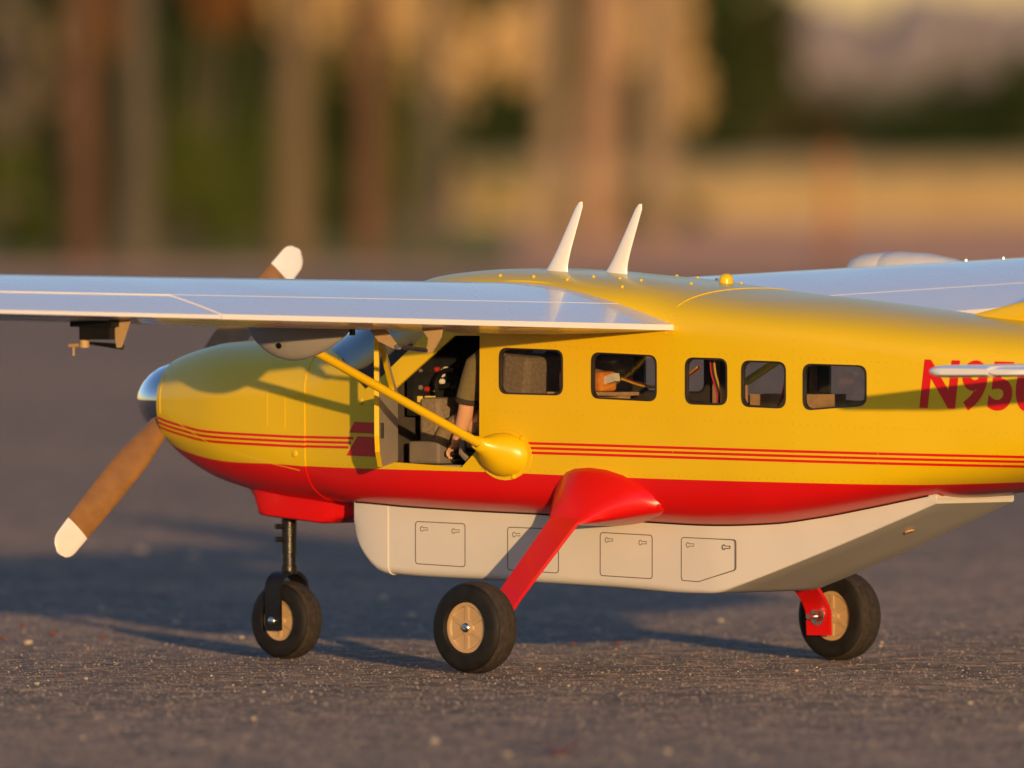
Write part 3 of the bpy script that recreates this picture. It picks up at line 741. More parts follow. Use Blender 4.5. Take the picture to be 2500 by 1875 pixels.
def flat_line(pts, wd, y, mb, closed=True):
    n = len(pts); idx = range(n if closed else n - 1)
    dirs = []
    for i in range(n):
        a = Vector(pts[i - 1 if (closed or i) else 0]); b = Vector(pts[(i + 1) % n if (closed or i < n - 1) else i]); d = (b - a).normalized(); dirs.append(Vector((-d.y, d.x)) * wd / 2)
    for i in idx:
        j = (i + 1) % n; p, q = Vector(pts[i]), Vector(pts[j])
        c = [p + dirs[i], p - dirs[i], q - dirs[j], q + dirs[j]]
        mb.add([(v.x, y, v.y) for v in c] + [(v.x, y - .0015, v.y) for v in c], [(0, 1, 2, 3), (0, 4, 5, 1), (2, 6, 7, 3), (1, 5, 6, 2), (3, 7, 4, 0)])
def pod_y(x): return PHW - .0012 if x > -.15 else PHW * lerp(1.0, .80, (-.15 - x) / .312) - .0012
for h in HATCH:
    mb = MB(); flat_line(round_poly(h, .004, 4), .0010, PHW - .0012 + .0004, mb); ho = mb.build('hatch', 'line', pod, smooth=False)
    for (lx, lz) in ((h[0][0] - .0125, h[0][1] - .0085), (h[1][0] + .0145, h[1][1] - .0085)):
        mb = MB(); kp = [(lx + .0045 * 0 + .003 + .0022 * math.cos(a), lz + .0022 * math.sin(a) * 1.25) for a in [R(q) for q in range(30, 331, 30)]]
        kp = [(2 * (lx + .003) - p[0], p[1]) for p in kp]
        kp = kp + [(lx - .006, kp[-1][1]), (lx - .006, kp[0][1])]
        kp = [(lx + .003 - (lx + .003 - p[0]), p[1]) for p in kp]
        flat_line(kp, .0008, PHW - .0012 + .0004, mb); mb.build('latch', 'line', ho, smooth=False)

# --- main landing gear
def wheel(name, c, diam, wid, ax, parent, rim_r):
    """tyre, rim and bolt; ax = direction of the outer face"""
    rt = diam / 2; w2 = wid / 2; c = Vector(c); ax = Vector(ax)
    prof = [(-w2 * .62, rim_r * .92), (-w2 * .80, rim_r * 1.0)]; mi = [0]
    N = 26
    for i in range(N + 1):
        t = -1 + 2 * i / N; a = t * math.pi / 2
        x = w2 * math.copysign(abs(math.sin(a)) ** .75, t); rr = rim_r * 1.06 + (rt - rim_r * 1.06) * abs(math.cos(a)) ** .48
        if abs(t) < .42: rr += 0 if (i % 3) else -.0009
        prof.append((x, rr)); mi.append(1 if abs(t) < .50 else 0)
    prof += [(w2 * .80, rim_r * 1.0), (w2 * .62, rim_r * .92)]; mi += [0, 0, 0]
    b = MB().lathe(prof, c, ax, 56, mis=mi[:len(prof) - 1])
    wh = b.build(name, ['rubber', 'tread'], parent, angle=60)
    wh['label'] = 'black rubber wheel with tan six-spoke rim'
    rb_ = MB(); f = w2 * .74
    for s in (1, -1):
        rb_.lathe([(s * f, rim_r * 1.02), (s * (f + .0008), rim_r * .94), (s * f, rim_r * .84), (s * (f - .0018), rim_r * .80), (s * (f - .0020), rim_r * .34), (s * f, rim_r * .30), (s * (f + .001), 0)], c, ax, 36)
        e = ax.cross(Vector((1, 0, 0))).normalized(); g2 = ax.cross(e)
        for k in range(6):
            a = k * math.pi / 3; d = e * math.cos(a) + g2 * math.sin(a); tt = ax.cross(d)
            p0 = c + d * rim_r * .26 + ax * s * (f - .0016); p1 = c + d * rim_r * .86 + ax * s * (f - .0016)
            h = tt * rim_r * .075; u = ax * s * .0016
            rb_.add([p0 - h + u, p0 + h + u, p1 + h + u, p1 - h + u, p0 - h * 1.5 - u, p0 + h * 1.5 - u, p1 + h * 1.5 - u, p1 - h * 1.5 - u], [(0, 1, 2, 3), (0, 3, 7, 4), (1, 5, 6, 2), (0, 4, 5, 1), (3, 2, 6, 7)])
    rb_.build('rim', 'rim', wh, angle=35)
    MB().lathe([(f - .002, .0055), (f + .0022, .0055), (f + .0036, .0042), (f + .0042, .0018), (f + .0034, 0)], c, ax, 14).build('axle_bolt', 'steel', wh)
    return wh
for si in (1, -1):
    yw = .3285 * si
    wheel('main_wheel', (0, yw, .0520), .1046, .0400, (0, si, 0), plane, .0292)
    # sprung flat leg
    path = [(.118, .2060, .0230), (.150, .1850, .0225), (.176, .1640, .0215), (.268, .0850, .0180), (.2830, .0700, .0175), (.2900, .0580, .0175), (.2915, .0300, .0170)]
    vs = []; th = .0023
    for i, (y, z, hw) in enumerate(path):
        a = path[max(0, i - 1)]; b = path[min(len(path) - 1, i + 1)]; d = Vector((0, b[0] - a[0], b[1] - a[1])).normalized(); nn = Vector((0, -d.z, d.y))
        for sx, sn in ((1, 1), (-1, 1), (-1, -1), (1, -1)):
            p = Vector((sx * hw, y, z)) + nn * th * sn; vs.append((p.x + .0005, p.y * si, p.z))
    fs = [(i * 4 + k, i * 4 + (k + 1) % 4, (i + 1) * 4 + (k + 1) % 4, (i + 1) * 4 + k) for i in range(len(path) - 1) for k in range(4)] + [(0, 1, 2, 3), tuple(len(vs) - 4 + k for k in range(4))]
    leg = mesh_obj('landing_leg', vs, fs, 'red', plane, angle=30)
    ab = MB(); ab.tube([(0, .270 * si, .052), (0, .345 * si, .052)], .0032, 10)
    ab.lathe([(0, .0105), (-.002, .0105), (-.002, .007)], (0, .2885 * si, .052), (0, si, 0), 20)
    ab.tube([(0, .2865 * si, .052), (0, .281 * si, .052)], .0062, 6); ab.build('axle', 'steel', leg)
    # streamlined fairing over the leg root
    base = [(.047, .190), (.050, .202), (.046, .2140), (.036, .2240), (.018, .2300), (-.004, .2315), (-.030, .2290), (-.056, .2225), (-.080, .2120), (-.098, .2000), (-.1080, .1890), (-.1100, .1830), (-.100, .1775), (-.070, .1710), (-.040, .1650), (-.01, .1620), (.02, .1640), (.038, .1740)]
    top = [(.0225, .1700), (.0228, .1720), (.0225, .1745), (.0215, .1760), (.012, .1765), (.0, .1768), (-.008, .1766), (-.014, .1762), (-.018, .1755), (-.0205, .1745), (-.0215, .1720), (-.0218, .1690), (-.0210, .1668), (-.016, .1660), (-.008, .1655), (.0, .1655), (.012, .1658), (.020, .1668)]
    nb = len(base); vs = []; fs = []; st = 12
    for i in range(st + 1):
        t = i / st
        for k in range(nb):
            bx, bz = base[k]; tx, tz = top[k]
            by = side_y(max(min(bx, .4), -.9), max(bz, ZB(bx) + .002)) - .003; ty = .158 + (tz - .171) * -.62 + .012
            up = max(0, min(1, (bz - .178) / .02))
            e = t ** lerp(1.0, .62, up); e2 = t ** lerp(1.0, 1.25, up)
            x = lerp(bx, tx, e2 if bx > 0 else t); z = lerp(bz, tz, t ** lerp(1.0, 1.15, up)); y = lerp(by, ty, e if bx < .02 else t ** 1.1)
            vs.append((x, y * si, z))
    for i in range(st):
        for k in range(nb): fs.append((i * nb + k, i * nb + (k + 1) % nb, (i + 1) * nb + (k + 1) % nb, (i + 1) * nb + k))
    fs.append(tuple(st * nb + k for k in range(nb)))
    fo = mesh_obj('leg_fairing', vs, fs, 'red', plane, angle=42)
    MB().lathe([(-.002, .0026), (.0012, .0026), (.0016, 0)], (-.103, si * (side_y(-.103, .188) + .002), .1870), (0, si, 0), 10).build('fairing_screw', 'red', fo)

# --- nose gear with fork
NX = .5620
nw = wheel('nose_wheel', (NX + .002, 0, .0455), .0915, .0360, (0, 1, 0), plane, .0240)
ng = MB().tube([(NX - .002, 0, .185), (NX - .002, 0, .1240), (NX - .002, 0, .1235), (NX - .002, 0, .1100), (NX - .002, 0, .1095), (NX - .002, 0, .1005)], [.0090, .0090, .0082, .0082, .0094, .0094], 24).build('nose_strut', 'blackmetal', plane)
for z in (.155, .140): MB().tube([(NX + .002, .006, z), (NX + .006, .015, z)], .0032, 10).build('clamp_screw', 'blackmetal', ng)
# inverted U fork
vs = []; pth = [(.0235, .0340), (.0238, .060), (.0238, .0840)] + [(.0238 * math.cos(a), .0840 + .0175 * math.sin(a)) for a in [R(q) for q in (20, 40, 60, 75, 90)]]
pth = pth + [(-y, z) for y, z in pth[:-1]][::-1]
for i, (y, z) in enumerate(pth):
    a = pth[max(0, i - 1)]; b = pth[min(len(pth) - 1, i + 1)]; d = Vector((b[0] - a[0], b[1] - a[1])).normalized(); nn = Vector((-d.y, d.x)) * .0021
    for sx, sn in ((1, 1), (-1, 1), (-1, -1), (1, -1)): vs.append((NX + .002 + sx * .0115, y + nn.x * sn, z + nn.y * sn))
fs = [(i * 4 + k, i * 4 + (k + 1) % 4, (i + 1) * 4 + (k + 1) % 4, (i + 1) * 4 + k) for i in range(len(pth) - 1) for k in range(4)] + [(0, 1, 2, 3), tuple(len(vs) - 4 + k for k in range(4))]
fk = mesh_obj('fork', vs, fs, 'black', ng, angle=40)
for si in (1, -1): MB().lathe([(-.002, .0050), (.0022, .0050), (.0034, .0038), (.0038, 0)], (NX + .002, si * .0258, .0450), (0, si, 0), 14).build('axle_nut', 'steel', fk)
# chin fairing round the strut root
vs = []; fs = []; sx_ = [(.604, .2020, .010), (.598, .1990, .030), (.5845, .1880, .036), (.5738, .1688, .040), (.560, .1672, .042), (.530, .1645, .043), (.500, .1620, .043), (.4770, .1598, .042), (.4640, .1612, .040), (.4560, .1650, .038), (.430, .1690, .034)]
for (x, zb, hw) in sx_:
    zt = ZB(x) + .020; rr = .006
    for y, z in [(hw + .006, zt), (hw, lerp(zb, zt, .45)), (hw - .001, zb + rr), (hw - rr * .4, zb + rr * .3), (hw - rr, zb), (0, zb)]: vs.append((x, y, z))
    for y, z in [(hw + .006, zt), (hw, lerp(zb, zt, .45)), (hw - .001, zb + rr), (hw - rr * .4, zb + rr * .3), (hw - rr, zb)][::-1]: vs.append((x, -y, z))
for i in range(len(sx_) - 1):
    for k in range(10): fs.append((i * 11 + k, i * 11 + k + 1, (i + 1) * 11 + k + 1, (i + 1) * 11 + k))
fs.append(tuple(range(11))); fs.append(tuple((len(sx_) - 1) * 11 + k for k in range(11)))
mesh_obj('chin_fairing', vs, fs, 'red', plane, angle=42)

# --- tail
def flat_foil(sec, mat, name, parent, n=16, blunt=False):
    """sec: list of (le_point, te_point, thickness, normal)"""
    vs = []; fs = []; per = 2 * n
    for le, te, th, nn in sec:
        le = Vector(le); te = Vector(te); nn = Vector(nn)
        for k in range(per):
            a = 2 * math.pi * k / per; c = (1 - math.cos(a)) / 2
            prof = .5 * math.sin(a) ** (1 if True else 1) * (1 - .40 * c) * 1.25 + (.06 * math.copysign(1, math.sin(a)) * c if 0 < k < per and k != n else 0)
            if blunt and c > .35 and k != n: prof = .5 * math.copysign(1, math.sin(a)) * (1 - .18 * (c - .35))
            elif blunt: prof = .5 * math.copysign(min(1, (c / .13) ** .5), math.sin(a)) if (k != n and k) else 0
            vs.append(le.lerp(te, c) + nn * th * prof)
    for i in range(len(sec) - 1):
        for k in range(per): fs.append((i * per + k, i * per + (k + 1) % per, (i + 1) * per + (k + 1) % per, (i + 1) * per + k))
    fs.append(tuple(range(per))); fs.append(tuple((len(sec) - 1) * per + k for k in range(per)))
    return mesh_obj(name, vs, fs, mat, parent, angle=60)
for si in (1, -1):
    Z = (0, 0, 1); zz = .3475
    tp = flat_foil([((-.775, .03 * si, zz), (-.905, .03 * si, zz), .016, Z), ((-.790, .480 * si, zz), (-.880, .480 * si, zz), .0135, Z), ((-.793, .497 * si, zz), (-.880, .497 * si, zz), .012, Z), ((-.802, .504 * si, zz), (-.880, .504 * si, zz), .007, Z)], 'white', 'tailplane', plane, blunt=True)
    flat_foil([((-.9065, .05 * si, zz), (-.985, .05 * si, zz), .0125, Z), ((-.8815, .480 * si, zz), (-.950, .480 * si, zz), .0112, Z), ((-.8815, .497 * si, zz), (-.948, .497 * si, zz), .0100, Z), ((-.8815, .504 * si, zz), (-.944, .504 * si, zz), .006, Z)], 'white', 'elevator', tp, blunt=True)
Y = (0, 1, 0)
fin = flat_foil([((-.455, 0, .4020), (-.990, 0, .345), .010, Y), ((-.4631, 0, .4060), (-.985, 0, .372), .014, Y), ((-.5332, 0, .4206), (-.985, 0, .4206), .016, Y), ((-.640, 0, .4480), (-.990, 0, .4480), .018, Y), ((-.760, 0, .4900), (-.995, 0, .4900), .018, Y), ((-.8300, 0, .5600), (-1.000, 0, .5600), .017, Y), ((-.945, 0, .7400), (-1.020, 0, .7400), .012, Y), ((-.965, 0, .7560), (-1.020, 0, .7560), .006, Y)], 'yellow', 'tail_fin', plane)
flat_foil([((-.992, 0, .365), (-1.105, 0, .365), .016, Y), ((-1.000, 0, .560), (-1.105, 0, .560), .014, Y), ((-1.020, 0, .745), (-1.100, 0, .745), .010, Y)], 'yellow', 'rudder', fin)

# --- cabin fittings seen through the openings
def former(x, name='bulkhead', mat='wood', th=.004, inset=.014):
    """plywood ring frame following the inside of the skin"""
    n = 48; vs = []; fs = []; zc = (ZT(x) + ZB(x)) / 2
    for dx in (-th / 2, th / 2):
        for ins in (.0045, inset):
            for k in range(n):
                u = 3 * k / (n / 2) if k <= n / 2 else 3 * (n - k) / (n / 2)
                y, z = sect(x, min(3, u)); sg = 1 if k <= n / 2 else -1
                w_ = WD(x); hh = (ZT(x) - ZB(x)) / 2
                vs.append((x + dx, sg * y * (1 - ins / w_), zc + (z - zc) * (1 - ins / hh)))
    for k in range(n):
        j = (k + 1) % n
        fs += [(k, j, n + j, n + k), (2 * n + k, 3 * n + k, 3 * n + j, 2 * n + j), (k, 2 * n + k, 2 * n + j, j), (n + k, n + j, 3 * n + j, 3 * n + k)]
    return mesh_obj(name, vs, fs, mat, plane, smooth=False)
former(.014); former(-.1300); former(-.2175, inset=.010); former(-.302, inset=.010); former(-.43, inset=.03); former(.318, mat='inside', inset=.116)
mb = MB(); mb.box((.010, 0, .2290), (.59, .236, .004)); mb.build('cabin_floor', 'doorin', plane, smooth=False)
mb = MB(); mb.box((-.19, .0, .2725), (.22, .07, .003)); mb.box((-.205, .0, .2940), (.10, .05, .040)); mb.box((-.19, 0, .252), (.20, .03, .038)); mb.build('equipment_tray', 'wood', plane, smooth=False)
# instrument panel with switches
ip = MB(); ip.box((.296, -.008, .3260), (.010, .200, .078)); ip.box((.288, -.008, .3690), (.030, .205, .006)); ip.box((.292, .010, .2700), (.018, .060, .040)); ipo = ip.build('instrument_panel', 'panel', plane, smooth=False)
rnd = random.Random(3)
for k in range(30):
    y = -.095 + .0195 * (k % 10); z = .300 + .0195 * (k // 10); 
    mt = rnd.choice(['greytrim', 'panel', 'panel', 'greytrim', 'dial', 'greytrim', 'panel']); r_ = rnd.choice([.0022, .003, .0038])
    MB().lathe([(-.001, r_), (.0015, r_), (.0025, r_ * .7), (.0025, 0)], (.2905, y, z), (-1, 0, 0), 12).build('dial', mt, ipo)
for (y, z, mt) in ((.070, .3175, 'redbtn'), (.058, .3175, 'dial'), (.052, .3400, 'redbtn'), (.036, .3400, 'dial'), (.043, .3260, 'dial'), (.043, .3340, 'dial')):
    MB().lathe([(-.001, .0032), (.003, .0032), (.004, .0024), (.004, 0)], (.2905, y, z), (-1, 0, 0), 12).build('switch', mt, ipo)
MB().box((.2900, .0640, .3060), (.003, .016, .007)).build('placard', 'label', ipo, smooth=False)
MB().box((.2900, .0820, .3060), (.003, .007, .007)).build('placard', 'label', ipo, smooth=False)
mb = MB(); mb.tube([(.292, .062, .318), (.262, .062, .322)], .003, 8)
mb.tube([(.262, .062 + .024 * math.cos(a), .322 + .018 * math.sin(a)) for a in [R(q) for q in range(-30, 211, 20)]], .0028, 8); mb.build('control_yoke', 'black', plane)
# side lining, rudder pedals box, seats
mb = MB(); mb.box((.272, .060, .2700), (.030, .055, .076)); q = mb.build('foot_well', 'seat', plane, smooth=False); bv = q.modifiers.new('b', 'BEVEL'); bv.width = .005; bv.segments = 2
mb = MB(); mb.box((.262, .094, .2450), (.046, .030, .026)); q = mb.build('sill_block', 'greytrim', plane, smooth=False); bv = q.modifiers.new('b', 'BEVEL'); bv.width = .003; bv.segments = 2
mb = MB(); mb.tube([(.245, .098, .243), (.170, .060, .246)], .0042, 10); mb.tube([(.240, .085, .2365), (.165, .045, .2395)], .0035, 10); mb.build('control_rods', 'black', plane)
for y in (.062, -.062):
    mb = MB(); mb.box((.175, y, .2560), (.070, .072, .014)); mb.box((.139, y, .3060), (.040, .070, .104), rot=Matrix.Rotation(R(-6), 3, 'Y')); mb.box((.175, y, .2400), (.05, .05, .02)); so = mb.build('seat', 'seat', plane, smooth=False); bv = so.modifiers.new('b', 'BEVEL'); bv.width = .006; bv.segments = 2
mb = MB(); mb.tube([(.196, .104, .268), (.200, .113, .258), (.197, .117, .245), (.188, .112, .234)], .0042, 8); mb.build('seat_belt', 'greytrim', plane)
# servo wiring
def wire(pts, mat, r=.0013):
    P = [Vector(p) for p in pts]; out = []
    for i in range(len(P) - 1):
        a = P[max(0, i - 1)]; b = P[i]; c = P[i + 1]; d = P[min(len(P) - 1, i + 2)]
        for k in range(6):
            t = k / 6; out.append(.5 * ((2 * b) + (c - a) * t + (2 * a - 5 * b + 4 * c - d) * t * t + (3 * b - a - 3 * c + d) * t**3))
    out.append(P[-1]); return MB().tube(out, r, 8).build('wire', mat, plane)
for k, mt in enumerate(('wire_red', 'wire_black', 'wire_yellow')):
    o = k * .0028
    wire([(-.158 - o, .100, .365), (-.162 - o, .103, .340), (-.168 - o, .100, .315), (-.166 - o, .097, .290), (-.172 - o, .09, .268)], mt)
    wire([(-.268 - o, .098, .355), (-.270 - o, .103, .332), (-.262 - o, .100, .312), (-.245 - o, .093, .295), (-.232, .08, .274)], mt)
    wire([(-.015, .08 + o, .331), (-.060, .080 + o, .322), (-.110, .085 + o, .334), (-.135, .09 + o, .345)], mt)
mb = MB(); mb.tube([(-.183, .075, .255), (-.183, .075, .325)], .008, 16); mb.build('wooden_dowel', 'wood', plane)

# things sitting inside the cabin
bt = thing('battery_pack', 'orange wrapped battery pack with white plug behind the second cabin window', 'battery', (.033, .082, .3280))
bb = MB(); bb.box((.005, 0, 0), (.064, .030, .023)); bo = bb.build('cell_pack', 'battery', bt, smooth=False)
bv = bo.modifiers.new('b', 'BEVEL'); bv.width = .004; bv.segments = 2
pb = MB(); pb.box((-.034, .004, .003), (.016, .010, .009), rot=Matrix.Rotation(R(15), 3, 'Y')); pb.build('plug', 'dial', bt, smooth=False)
mb = MB(); mb.box((.030, .080, .3140), (.10, .05, .004)); mb.box((.03, .080, .271), (.09, .02, .082)); mb.build('battery_cradle', 'wood', plane, smooth=False)

pil = thing('pilot_figure', 'seated pilot doll in olive short-sleeved shirt inside the open cockpit', 'figurine', (.172, .064, .270))
def skin_mesh(name, verts, edges, radii, sub, parent, mats, matfn):
    me = bpy.data.meshes.new(name); me.from_pydata(verts, edges, []); o = bpy.data.objects.new(name, me); col.objects.link(o)
    md = o.modifiers.new('k', 'SKIN'); md.use_smooth_shade = True
    if not me.skin_vertices: 
        pass
    for i, r_ in enumerate(radii): me.skin_vertices[0].data[i].radius = (r_, r_) if not isinstance(r_, tuple) else r_
    me.skin_vertices[0].data[0].use_root = True
    sd = o.modifiers.new('s', 'SUBSURF'); sd.levels = sub; sd.render_levels = sub
    bpy.context.view_layer.update(); modified(o)
    for mt in mats: o.data.materials.append(M[mt])
    for p in o.data.polygons: p.material_index = matfn(p.center); p.use_smooth = True
    o.parent = parent; return o
# local coordinates: x forward, y to port, z up from the seat
V = [(0, 0, .012), (-.004, 0, .045), (-.006, 0, .082), (-.004, 0, .103), (.001, 0, .116), (.004, 0, .136), (.005, 0, .152)]
Ed = [(0, 1), (1, 2), (2, 3), (3, 4), (4, 5), (5, 6)]
Rd = [.024, (.026, .021), (.027, .020), (.011, .011), .0095, .0165, .012]
def chain(start, pts, rs):
    k = start
    for p, r_ in zip(pts, rs):
        V.append(p); Rd.append(r_); Ed.append((k, len(V) - 1)); k = len(V) - 1
    return k
for s in (1, -1):
    e = chain(2, [(-.002, s * .026, .090), (.016, s * .035, .076), (.028, s * .037, .040), (.032, s * .036, .024), (.042, s * .034, .002), (.048, s * .032, -.008)], [.014, .0132, .0120, .0108, .0094, .0074])
    hnd = chain(e, [(.053, s * .031, -.015)], [(.0065, .0045)])
    for q, (dy, ln) in enumerate(((-.0055, .012), (-.002, .014), (.0015, .0135), (.005, .011))):
        chain(hnd, [(.057, s * (.031 + dy), -.019), (.058 + ln * .35, s * (.031 + dy), -.019 - ln * .5), (.057 + ln * .3, s * (.031 + dy), -.019 - ln)], [.0018, .0017, .0014])
    chain(hnd, [(.053, s * .0235, -.016), (.056, s * .0200, -.021)], [.0022, .0017])
    chain(0, [(.020, s * .017, .010), (.060, s * .020, .008), (.082, s * .020, -.004), (.086, s * .020, -.024), (.104, s * .020, -.027)], [.017, .0145, .012, .0095, .0070])
ARM = [(-.002, .026, .090), (.016, .035, .076), (.028, .037, .040), (.032, .036, .024), (.042, .034, .002), (.048, .032, -.008), (.053, .031, -.015), (.060, .031, -.030)]
def arm_dist(c):
    q = Vector((c.x, abs(c.y), c.z)); best = (9, 0)
    for i in range(len(ARM) - 1):
        a, b = Vector(ARM[i]), Vector(ARM[i + 1]); t = max(0, min(1, (q - a).dot(b - a) / (b - a).length_squared)); d = (q - a.lerp(b, t)).length
        if d < best[0]: best = (d, i + t)
    return best
def pmat(c):
    if c.z > .118: return 3 if (c.z > .146 or c.x < -.004) else 1
    d, t = arm_dist(c)
    if t > 1.6 and d < .0140: return 1
    if c.z > .026: return 0
    return 4 if c.x < .112 else 2
body = skin_mesh('body', V, Ed, Rd, 2, pil, ['olive', 'skin', 'cuff', 'hair', 'khaki'], pmat)
for s in (1, -1):
    pts = [(-.004, s * .022, .089), (.006, s * .031, .084), (.016, s * .0355, .075), (.022, s * .0365, .058), (.0278, s * .0370, .041), (.0295, s * .0366, .0345)]
    sl = MB().tube(pts, [.012, .0140, .0150, .0146, .0142, .0144], 18).build('sleeve', 'olive', pil)
    MB().tube([(.0285, s * .0368, .0385), (.0300, s * .0365, .0325)], .0150, 18).build('cuff', 'cuff', sl)
nb_ = MB(); nb_.lathe([(0, .0028), (.004, .0018), (.005, 0)], (.0185, 0, .134), (1, 0, -.2), 8); nb_.build('nose', 'skin', pil)
for s in (1, -1):
    MB().lathe([(0, .0028), (.001, .0028), (.0014, 0)], (.0185, s * .006, .139), (1, s * .2, 0), 8).build('sunglasses_lens', 'black', pil)
    MB().box((.003, s * .0165, .136), (.005, .003, .008)).build('ear', 'skin', pil)

# ------------------------------------------------------------------ small things on the asphalt
def at_px(x, y, z=0.0):
    """point of the ground plane on a given sight line"""
    d = fwd + cr * ((x - 1250) / 42600) - cu * ((y - 937.5) / 42600); t = (z - CAM.z) / d.z; return CAM + d * t
def stone_mesh(seed, name='pebble'):
    rr = random.Random(seed); bm = bmesh.new(); bmesh.ops.create_icosphere(bm, subdivisions=2, radius=1)
    for v in bm.verts:
        v.co *= 1 + rr.uniform(-.16, .16); v.co.z *= .62
    me = bpy.data.meshes.new(name); bm.to_mesh(me); bm.free(); return me
M['stone_pale'] = plain('pale_stone', (.46, .38, .29), .8, var=.2, scale=300)
M['stone_grey'] = plain('grey_stone', (.20, .18, .17), .8, var=.25, scale=300)
M['stone_red'] = plain('red_brick_chip', (.20, .065, .032), .85, var=.2, scale=300)
smes = []
for k in range(6):
    for mt in ('stone_pale', 'stone_grey', 'stone_red'):
        me = stone_mesh(k); me.materials.append(M[mt]); smes.append((mt, me))
PEB = [(250, 1490, 'stone_pale', .010), (265, 1530, 'stone_pale', .009), (70, 1575, 'stone_pale', .012), (1240, 1255 + 590, 'stone_pale', .007), (1060, 1815, 'stone_pale', .010), (1460, 1540, 'stone_pale', .006),
       (345, 1350, 'stone_pale', .016), (470, 1365, 'stone_pale', .016), (935, 1465, 'stone_pale', .012), (1005, 1507, 'stone_pale', .012), (400, 1460, 'stone_grey', .014), (545, 1530, 'stone_grey', .012), (430, 1525, 'stone_pale', .010),
       (590, 1560, 'stone_pale', .007), (1945, 1640, 'stone_pale', .005), (1612, 1660, 'stone_pale', .004), (1760, 1520, 'stone_pale', .009), (2150, 1580, 'stone_pale', .005), (210, 1660, 'stone_pale', .006), (90, 1672, 'stone_pale', .006), (620, 1758, 'stone_pale', .006), (2370, 1720, 'stone_pale', .006), (1630, 1840, 'stone_pale', .008)]
CHIP = [(55, 1530, .010), (130, 1552, .012), (10, 1563, .010), (250, 1562, .010), (300, 1575, .006), (58, 1582, .007), (215, 1593, .005), (150, 1651, .006), (1400, 1575, .008), (1510, 1575, .010), (1330, 1660, .005), (1515, 1662, .004), (616, 1670, .004), (500, 1652, .005), (220, 1614, .005)]
rr = random.Random(11)
for (x, y, mt, s) in PEB:
    o = bpy.data.objects.new('pebble', rr.choice([q for k, q in smes if k == mt])); p = at_px(x, y); o.location = (p.x, p.y, s * .26)
    o.scale = (s * .5 * rr.uniform(.8, 1.2), s * .5, s * .5); o.rotation_euler = (0, 0, rr.uniform(0, 6)); link(o)
    if mt == 'stone_pale': tag(o, 'small pale pebble lying loose on the asphalt', 'pebble', 'pale pebbles on the asphalt')
    else: tag(o, 'small grey pebble lying in the airplane shadow on the asphalt', 'pebble', 'grey pebbles in the shadow')
for (x, y, s) in CHIP:
    o = bpy.data.objects.new('stone_chip', rr.choice([q for k, q in smes if k == 'stone_red'])); p = at_px(x, y); o.location = (p.x, p.y, s * .24)
    s *= .72; o.scale = (s * .5, s * .42, s * .5); o.rotation_euler = (0, 0, rr.uniform(0, 6)); link(o)
    tag(o, 'tiny red-brown stone chip on the asphalt', 'stone chip', 'red chips on the asphalt')
# fallen leaf close to the camera
p = at_px(1372, 1845); lf = MB(); n = 9; vs = []; fs = []
for i in range(n):
    t = i / (n - 1); w_ = .012 * math.sin(math.pi * (t * .92 + .04)) ** .8
    for k, q in enumerate((-1, -.5, 0, .5, 1)): vs.append((.030 * (t - .5) * 1.5, q * w_, .0015 + .010 * q * q * w_ / .012 + .006 * math.sin(t * 3)))
for i in range(n - 1):
    for k in range(4): fs.append((i * 5 + k, i * 5 + k + 1, i * 5 + k + 6, i * 5 + k + 5))
M['leaf_dry'] = plain('dry_leaf', (.22, .065, .025), .7, var=.3, scale=120)
lfo = mesh_obj('fallen_leaf', vs, fs, 'leaf_dry'); lfo.location = (p.x, p.y, .0005); lfo.rotation_euler = (0, 0, 2.2); lfo.scale = (1.5, 1.4, .8)
sd = lfo.modifiers.new('s', 'SOLIDIFY'); sd.thickness = .0006
tag(lfo, 'curled red-brown dry leaf on the asphalt in front of the wheels', 'leaf')
# loose grit: far too much to count
rr = random.Random(5); gv = []; gf = []; gm = []
base = [(1, 0, -.7), (-.5, .87, -.7), (-.5, -.87, -.7), (.6, .5, .35), (-.75, .15, .4), (.1, -.75, .3)]
bf = [(0, 1, 3), (1, 2, 4), (2, 0, 5), (3, 1, 4), (4, 2, 5), (5, 0, 3), (3, 4, 5)]
def grit(px, py, s, mi):
    p = at_px(px, py); a = rr.uniform(0, 6.3); ca, sa = math.cos(a), math.sin(a); k = len(gv)
    for (x, y, z) in base:
        x *= rr.uniform(.7, 1.3); y *= rr.uniform(.7, 1.3); z *= rr.uniform(.7, 1.2)
        gv.append((p.x + s * (x * ca - y * sa), p.y + s * (x * sa + y * ca), s * (z + .75)))
    gf.extend([tuple(i + k for i in f) for f in bf]); gm.extend([mi] * 7)
for k in range(26000):
    py = 1330 + 545 * rr.random() ** .9; px = rr.uniform(-60, 2560)
    s = min(.0042, rr.choice([.0005, .0006, .0008, .0009, .0011, .0013]) * (1.9 if rr.random() < .04 else 1))
    q = rr.random(); grit(px, py, s, 0 if q < .91 else (1 if q < .985 else 2))
go = mesh_obj('loose_grit', gv, gf, ['stone_grey', 'stone_pale', 'stone_red'], None, gm, smooth=False); go['kind'] = 'stuff'
tag(go, 'fine loose grit strewn over the asphalt', 'grit')

